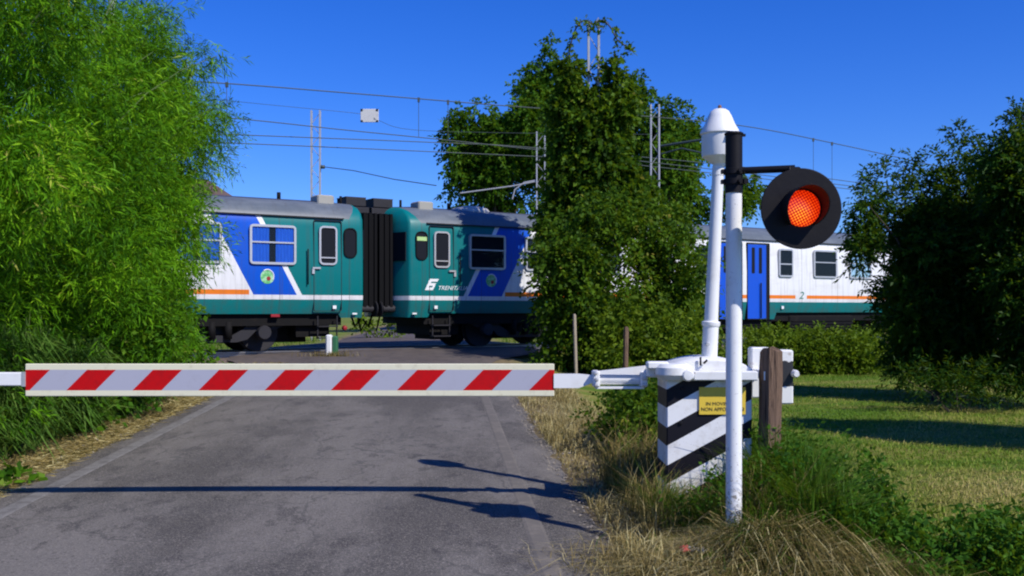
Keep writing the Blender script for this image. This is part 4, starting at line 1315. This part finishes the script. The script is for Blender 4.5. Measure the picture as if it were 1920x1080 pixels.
tree('big tree behind the railway, left part with the drooping edge', A3(930, 0, 47)[0], 47, [A3(925, 300, 47), A3(880, 290, 47), A3(985, 270, 47)], [(1.7, 2.0, 2.1), (.75, 1.3, 1.7), (1.5, 1.8, 2.2)], 30, .55, 62, TREE, 'trees behind the railway',
     extra=bits(47, [(850, 235, .35, 25), (868, 215, .3, 20), (905, 205, .35, 25), (845, 300, .3, 20), (848, 360, .3, 18), (880, 385, .5, 50), (930, 390, .6, 60), (985, 385, .6, 60), (1010, 330, .6, 60), (1020, 400, .5, 50)]), **kw)
tree('tallest tree behind the railway, just left of the ivied mast top', A3(1060, 0, 49)[0], 49, [A3(1060, 270, 49), A3(1010, 190, 49), A3(1150, 240, 49)], [(2.2, 2.2, 2.7), (1.0, 1.3, 1.3), (1.4, 1.6, 2.0)], 38, .6, 62, TREE, 'trees behind the railway',
     extra=bits(49, [(1035, 85, .3, 24), (1030, 112, .42, 40), (1008, 135, .5, 50), (992, 140, .3, 24), (1045, 140, .55, 60), (1195, 150, .35, 26), (1190, 180, .5, 50), (1075, 130, .5, 50), (1210, 165, .25, 18), (1200, 230, .6, 60), (1205, 300, .6, 60), (970, 250, .6, 70), (1000, 300, .6, 70), (1195, 370, .6, 60), (985, 165, .4, 40)]), **kw)
tree('tree behind the railway to the right of the ivy, behind the bell mast', A3(1265, 0, 47)[0], 47, [A3(1258, 320, 47), A3(1262, 255, 47), A3(1385, 372, 47)], [(1.5, 1.9, 2.2), (.8, 1.2, .9), (.75, .9, .7)], 34, .55, 62, TREE, 'trees behind the railway',
     extra=bits(47, [(1250, 195, .3, 24), (1235, 205, .3, 24), (1272, 205, .3, 24), (1300, 235, .4, 30), (1315, 265, .35, 26), (1405, 340, .3, 20), (1240, 400, .6, 60), (1290, 400, .6, 60), (1325, 380, .6, 60), (1350, 400, .4, 36), (1220, 350, .5, 50)]), **kw)

# dark orchard trees at right, bushy to the ground, with upright shoots
kw = dict(k=10, tl=.30, L=.095, W=.036, up=.45, droop=.3, spread=.75, zmin=.0)


def shoots(lst, Y):
    out = []
    for px, py0, py1 in lst:
        for q in np.linspace(0, 1, 6):
            p_ = at(px + R.normal(0, 4), py0 + (py1 - py0) * q, Y + R.normal(0, .15))
            s_ = .05 + .13 * q
            out.append((p_, (s_, s_, .20), int(14 + 30 * q)))
    return out


Y = 16.5
tree('dark bushy tree at right nearest the train, with upright shoots', A3(1755, 0, Y)[0], Y, [A3(1775, 540, Y), A3(1722, 480, Y), A3(1822, 440, Y), A3(1775, 655, Y), A3(1712, 580, Y), A3(1875, 530, Y)],
     [(.70, .9, 1.0), (.38, .6, .6), (.5, .7, .75), (.72, .9, .6), (.42, .6, .8), (.5, .7, 1.1)], 46, .25, 62, LAUR, 'dark trees by the lawn', .09, 'orchard_tree',
     shoots(((1662, 318, 450), (1708, 300, 440), (1628, 345, 450), (1798, 252, 400), (1768, 305, 420), (1832, 280, 400), (1862, 285, 420), (1735, 345, 440), (1620, 420, 480)), Y), **kw)
Y = 15.2
tree('taller dark tree cut by the right picture edge', A3(1945, 0, Y)[0], Y, [A3(1950, 470, Y), A3(1935, 330, Y), A3(1950, 640, Y), A3(2050, 450, Y)],
     [(.75, .9, 1.4), (.42, .6, .75), (.75, .9, .8), (.7, .8, 1.2)], 46, .27, 60, LAUR, 'dark trees by the lawn', .10, 'orchard_tree',
     shoots(((1905, 235, 330), (1925, 215, 310), (1880, 300, 380), (1890, 270, 350)), Y), **kw)
Y = 10.1
tree('tree just outside the right picture edge that shades the lawn', 7.7, Y, [(7.7, Y, 2.6), (7.8, Y, 3.7), (8.6, Y, 2.2)], [(.8, .7, 1.3), (.6, .6, .8), (1., .7, 1.2)], 26, .38, 130, LAUR, 'dark trees by the lawn', .10, 'orchard_tree', **kw)
cl = []
for px, py in ((1700, 700), (1740, 715), (1790, 700), (1820, 735), (1860, 720), (1905, 730), (1760, 740), (1830, 700)):
    p_ = at(px, py + 12, 14.6); cl.append((p_, (.24, .24, .2), 40))
shrub('low_bush', 'low paler weeds at the foot of the dark trees', 'bush', cl, LAUR, None, 4, .012, None, k=6, tl=.3, L=.12, W=.02, up=.8, zmin=0)

# hedge of brambles between lawn and train
for px, lab in ((1425, 'leftmost bramble below the blue doors, behind the signal post'), (1490, 'bramble below the class number of the right railcar'), (1555, 'bramble in the middle of the low hedge by the lawn'), (1625, 'bramble meeting the dark trees at the lawn end')):
    cl = []
    for i in range(26):
        p_ = at(px + R.uniform(-42, 42), R.uniform(644 + 8 * math.sin(px), 700), 22.8 + R.uniform(-.6, 1.4)); s_ = R.uniform(.26, .45)
        cl.append((p_, (s_, s_, s_ * .8), 62))
    shrub('bramble', lab, 'bramble', cl, HEDGE, 'low hedge of brambles by the lawn', 6, .02, None, k=6, tl=.33, L=.10, W=.06, up=.3, droop=.25, zmin=0)
# dark shrub under the barrier rods
cl = []
for i in range(26):
    s_ = R.uniform(.14, .26); Yq = R.uniform(8.4, 11.5)
    X = road_c(Yq) + 2.95 + R.uniform(0, .75)
    cl.append(((X, Yq, G(X, Yq) + R.uniform(.05, .55)), (s_, s_, s_), 85))
shrub('low_bush', 'dark low bush below the barrier rods beside the cabinet', 'bush', cl, IVY, None, 6, .012, None, k=6, tl=.2, L=.06, W=.035, up=.3, droop=.2, zmin=0)
# greenery seen through the gap under the coupling
cl = [(at(px, py, 36), (.3, .4, .2), 30) for px, py in ((676, 612), (692, 606), (748, 606), (735, 625))]
shrub('low_bush', 'sunlit bush beyond the track seen under the coupling', 'bush', cl, HEDGE, None, 4, .02, None, k=5, tl=.4, L=.14, W=.09)


# ------------------------------------------------------------------ grasses (stuff)
def scatter(n, fn):
    P = fn(n)
    P[:, 2] = ground(P[:, 0], P[:, 1]) - .01
    return P


def band(d0, d1, y0, y1, pw=1.0):
    def f(n):
        y = y0 + (y1 - y0) * R.uniform(0, 1, n) ** pw
        d_ = R.uniform(d0, d1, n)
        return np.stack([road_c(y) + d_, y, np.zeros(n)], 1)
    return f


def grass(name, P, h, w, lean, mat, mu=.5, sd=.2, bend=.35, patch=None):
    n = len(P)
    hh = h * R.uniform(.35, 1.15, n)
    if patch is not None: hh = hh * patch
    q = blades(P, hh, w * R.uniform(.6, 1.3, n), lean, bend)
    tone = R.normal(mu, sd, n)
    tone = np.concatenate([tone, tone + .08])
    return tag(quads(name, q, mat, tone), kind='stuff')


def lump(P, f=1.3, ph=0.0):
    return .55 + .45 * np.sin(P[:, 0] * f * 2.1 + ph) * np.sin(P[:, 1] * f + ph * 1.7) + .25 * np.sin(P[:, 0] * 5.3 + P[:, 1] * 4.1)


P = scatter(15000, band(2.32, 3.35, 5.3, 17, 1.3))
grass('dry_grass', P, .26, .007, .75, STRAW, .76, .2, patch=np.clip(lump(P), .3, 1.2))
# taller brown seed-head grass by the cabinet
P = scatter(5200, band(2.55, 3.35, 5.9, 8.4))
grass('brown_grass', P, .50, .006, .45, STRAW, .48, .2, patch=np.clip(lump(P, 2.0, .7) + .2, .3, 1.2))
P = scatter(3800, band(2.6, 3.6, 5.7, 8.2))
grass('green_grass', P, .46, .009, .5, GRASS, .4, .18, patch=np.clip(lump(P, 1.7, 2.0), .25, 1.2))
# deep green grass round the wooden post and behind the signal
P = scatter(9000, lambda n: np.stack([R.normal(1.83, .17, n), R.normal(6.75, .5, n), np.zeros(n)], 1))
P = P[(P[:, 1] > 5.75) & (P[:, 0] > 1.4)]
grass('tall_green_grass', P, .66, .010, .4, GRASS, .36, .17, patch=np.clip(1.2 - np.abs(P[:, 0] - 1.83) * 2.0, .2, 1.1))
P = scatter(5200, lambda n: np.stack([R.uniform(.95, 1.8, n), R.uniform(6.0, 6.95, n), np.zeros(n)], 1))
grass('cabinet_grass', P, .42, .007, .5, GRASS, .5, .25, patch=np.clip(lump(P, 2.2, 1.1) + .1, .3, 1.2))
P = scatter(2600, lambda n: np.stack([R.uniform(.85, 1.75, n), R.uniform(6.0, 6.9, n), np.zeros(n)], 1))
grass('cabinet_straw', P, .48, .005, .5, STRAW, .5, .22, patch=np.clip(lump(P, 2.6, .2), .3, 1.2))
# lawn, mown short
n = 95000
yy = 5.2 + 17.5 * R.uniform(0, 1, n) ** 1.7
xx = 1.7 + R.uniform(0, 1, n) * (np.minimum(.56 * yy + .8, 11) - 1.7)
P = np.stack([xx, yy, np.zeros(n)], 1); P[:, 2] = ground(xx, yy) - .008
tn = .58 + .38 * np.sin(xx * .9 + .5 * yy) * np.sin(yy * 1.1 - .4 * xx) + .12 * np.sin(xx * 2.6 - yy * 1.9)
hh = .055 * R.uniform(.4, 1.3, n)
q = blades(P, hh, .006 * R.uniform(.6, 1.5, n) * (1 + yy * .04), .9)
tone = tn + R.normal(0, .16, n)
tag(quads('lawn_grass', q, LAWN, np.concatenate([tone, tone])), kind='stuff')
# straw litter along the left verge
n = 26000
yy = R.uniform(6.5, 21, n)
xx = road_c(yy) - 2.12 - np.abs(R.normal(0, .45, n))
P = np.stack([xx, yy, np.zeros(n)], 1); P[:, 2] = ground(xx, yy) + R.uniform(.01, .05, n)
a_ = R.uniform(0, 2 * math.pi, n)
D = np.stack([np.cos(a_), np.sin(a_), R.normal(0, .18, n)], 1)
tag(quads('straw_litter', leaf_quads(P, D, R.uniform(.04, .18, n), R.uniform(.002, .011, n), .02), STRAW, R.normal(.66, .25, n)), kind='stuff')
# heap of cut hay round the signal foot: long bent straws
n = 3000
cx_ = R.normal(1.58, .27, n); cy_ = R.normal(5.66, .17, n)
P = np.stack([cx_, cy_, np.zeros(n)], 1); P[:, 2] = ground(cx_, cy_) + R.uniform(0, .10, n)
a_ = np.where(R.uniform(0, 1, n) < .5, R.normal(-.5, .7, n), R.uniform(0, 2 * math.pi, n))
D = unit(np.stack([np.cos(a_), np.sin(a_) * .7, R.uniform(-.15, .35, n)], 1))
L = R.uniform(.15, .6, n)[:, None]
Sx = unit(np.cross(D, np.array((0, 0, 1.0)) + R.normal(0, .3, (n, 3)))) * R.uniform(.0009, .0024, n)[:, None]
M_ = P + D * L * .5 + np.array((0, 0, .04)); T_ = P + D * L; T_[:, 2] -= L[:, 0] * .45
q = np.concatenate([np.stack([P - Sx, P + Sx, M_ + Sx, M_ - Sx], 1), np.stack([M_ - Sx, M_ + Sx, T_ + Sx * .3, T_ - Sx * .3], 1)])
tone = np.where(R.uniform(0, 1, n) < .75, R.normal(.16, .12, n), R.normal(.85, .15, n))
tag(quads('hay', q, STRAW, np.concatenate([tone, tone])), kind='stuff')
P = scatter(2600, lambda n: np.stack([R.normal(1.5, .3, n), R.normal(5.72, .18, n), np.zeros(n)], 1))
grass('heap_grass', P, .20, .006, .9, GRASS, .45, .25)
n = 6000
P = scatter(n, lambda n: np.stack([R.normal(1.1, .3, n), R.normal(5.7, .25, n), np.zeros(n)], 1))
grass('hay_stubble', P, .2, .005, 1.1, STRAW, .62, .25)
# leafy weeds, bottom right
cl = []
for i in range(34):
    X = R.uniform(1.85, 3.2); Yq = R.uniform(5.5, 6.2) + (.25 if X < 2.3 else 0)
    s_ = R.uniform(.09, .17)
    cl.append(((X, Yq, G(X, Yq) + R.uniform(.04, .2)), (s_, s_, s_), 36))
shrub('weeds', 'low leafy weeds in the bottom right corner before the lawn', 'weeds', cl, WEED, None, 5, .006, None, k=6, tl=.15, L=.055, W=.022, up=.6, droop=.1, zmin=0)
cl = []
wx, wy = at(1640, 0, 6.6)[:2]
for q_ in np.linspace(0, 1, 7):
    cl.append(((wx + R.normal(0, .012), wy, G(wx, wy) + .06 + .42 * q_), (.075 - .05 * q_,) * 2 + (.05,), int(26 - 12 * q_)))
cl2 = []
for i in range(30):
    X = R.normal(1.9, .17); Yq = R.uniform(6.0, 7.4); s_ = R.uniform(.06, .12)
    cl2.append(((X, Yq, G(X, Yq) + R.uniform(.08, .62)), (s_, s_, s_), 22))
for i in range(12):
    X = R.uniform(1.05, 1.75); Yq = R.uniform(6.2, 6.7); s_ = R.uniform(.05, .09)
    cl2.append(((X, Yq, G(X, Yq) + R.uniform(.08, .40)), (s_, s_, s_), 18))
shrub('weeds', 'leafy green weeds growing up round the wooden post and cabinet foot', 'weeds', cl2, WEED, None, 8, .005, None, k=5, tl=.13, L=.05, W=.022, up=.6, droop=.15, zmin=0)
shrub('thistle', 'single upright weed standing on the lawn edge at right', 'weed', cl, WEED, None, 6, .006, (wx, wy), k=4, tl=.08, L=.06, W=.026, up=.5, droop=.15)
P = scatter(5200, lambda n: np.stack([R.uniform(1.75, 3.6, n), R.uniform(5.4, 6.5, n), np.zeros(n)], 1))
grass('weed_grass', P, .27, .007, .55, GRASS, .5, .22, patch=np.clip(lump(P, 1.5, .3), .3, 1.1))
P = scatter(260, lambda n: np.stack([R.normal(at(623, 0, 23.0)[0], .3, n), R.normal(22.95, .06, n), np.zeros(n)], 1)); P[:, 2] += .03
grass('marker_grass', P, .2, .012, .6, STRAW, .5, .25)
# grass fringe along the track and beyond it
P = scatter(9000, lambda n: (lambda s, l_: np.stack([P0[0] + U[0] * s + NV[0] * l_, P0[1] + U[1] * s + NV[1] * l_, np.zeros(n)], 1))(R.uniform(-14, 20, n), np.where(R.uniform(0, 1, n) < .35, R.uniform(-4.2, -2.2, n), R.uniform(5.5, 13, n))))
P = P[np.abs(P[:, 0] - road_c(P[:, 1])) > 3.3]
grass('trackside_grass', P, .32, .02, .6, GRASS, .7, .25)

n = 1500
yy = R.uniform(5.4, 20, n); sd = np.where(R.uniform(0, 1, n) < .6, 1, -1)
xx = road_c(yy) + sd * (2.22 + np.abs(R.normal(0, .16, n)) - .08)
mb = MB()
for i in range(n):
    r_ = R.uniform(.004, .014) * (1.6 if R.uniform() < .08 else 1); zc = float(max(ground(xx[i], yy[i]), road_z(yy[i]) - .012)) + r_ * .4
    P_ = [(xx[i] + r_ * R.uniform(.7, 1.3) * dx, yy[i] + r_ * R.uniform(.7, 1.3) * dy, zc + r_ * R.uniform(.5, .9) * dz) for dx, dy, dz in ((1, 0, 0), (0, 1, 0), (-1, 0, 0), (0, -1, 0), (0, 0, 1), (0, 0, -1))]
    mb.add(P_, [(0, 1, 4), (1, 2, 4), (2, 3, 4), (3, 0, 4), (1, 0, 5), (2, 1, 5), (3, 2, 5), (0, 3, 5)])
t = NT('verge_stone'); STONE = t.base(t.mix(t.noise(5, 3), (.16, .14, .12), (.36, .32, .27)), .95, 0, .1)
tag(mb.build('gravel', STONE), kind='stuff')

# scrap of litter at the bottom edge
lt = thing('litter', 'crumpled white and red wrapper at the bottom edge', 'litter', (*at(1300, 0, 5.62)[:2], float(ground(at(1300, 0, 5.62)[0], 5.62)) + .10))
mb = MB()
gx = np.linspace(-.07, .07, 8); gy = np.linspace(-.05, .05, 6)
vs = [(a_, b_, .02 + R.normal(0, .012)) for b_ in gy for a_ in gx]
mb.add(vs, [(j * 8 + i, j * 8 + i + 1, j * 8 + i + 9, j * 8 + i + 8) for j in range(5) for i in range(7)])
t = NT('wrapper'); v = t.xyz(); WR = t.base(t.mix(t.math('LESS_THAN', v[0], -.02), (.7, .7, .72), (.6, .05, .06)), .4)
mb.build('wrapper', WR, lt)

# ------------------------------------------------------------------ light, sky, camera
EL = math.radians(43); SUNV = np.array((.765, -.645, 0)); SUNV = SUNV / np.linalg.norm(SUNV)
sun_dir = np.array((SUNV[0] * math.cos(EL), SUNV[1] * math.cos(EL), math.sin(EL)))
import mathutils
sl = bpy.data.lights.new('sun', 'SUN'); sl.energy = 5.0; sl.angle = math.radians(.53); sl.color = (1, .95, .86)
so = bpy.data.objects.new('sun', sl); COL.objects.link(so)
so.rotation_euler = mathutils.Vector(tuple(sun_dir)).to_track_quat('Z', 'Y').to_euler()
so.location = (8, -8, 12)
w = bpy.data.worlds.new('World'); SC.world = w; w.use_nodes = True
nt = w.node_tree
bg = nt.nodes['Background']
sky = nt.nodes.new('ShaderNodeTexSky'); sky.sky_type = 'NISHITA'; sky.sun_disc = False
sky.sun_elevation = EL; sky.sun_rotation = math.atan2(sun_dir[0], sun_dir[1])
sky.air_density = 1.0; sky.dust_density = .15; sky.ozone_density = 4.0
hs_ = nt.nodes.new('ShaderNodeHueSaturation'); hs_.inputs['Saturation'].default_value = 1.35; hs_.inputs['Hue'].default_value = .508
tint = nt.nodes.new('ShaderNodeMix'); tint.data_type = 'RGBA'; tint.blend_type = 'MULTIPLY'; tint.inputs[0].default_value = 1
tint.inputs[7].default_value = (.60, .86, 1.50, 1)
nt.links.new(sky.outputs[0], hs_.inputs['Color']); nt.links.new(hs_.outputs[0], tint.inputs[6]); nt.links.new(tint.outputs[2], bg.inputs[0])
bg.inputs[1].default_value = .106
cam = bpy.data.cameras.new('camera'); cam.sensor_width = 36; cam.lens = 36 * F / 1920
cam.shift_y = (HZ - 540) / 1920; cam.clip_end = 4000; cam.clip_start = .05
co = bpy.data.objects.new('camera', cam); COL.objects.link(co)
co.location = (0, 0, EYE); co.rotation_euler = (math.pi / 2, 0, 0)
SC.camera = co
SC.view_settings.view_transform = 'Standard'; SC.view_settings.look = 'None'; SC.view_settings.gamma = 1
SC.view_settings.exposure = 0.0
SC.cycles.filter_width = 2.1
SC.cycles.max_bounces = 6; SC.cycles.transparent_max_bounces = 6
SC.cycles.use_denoising = True
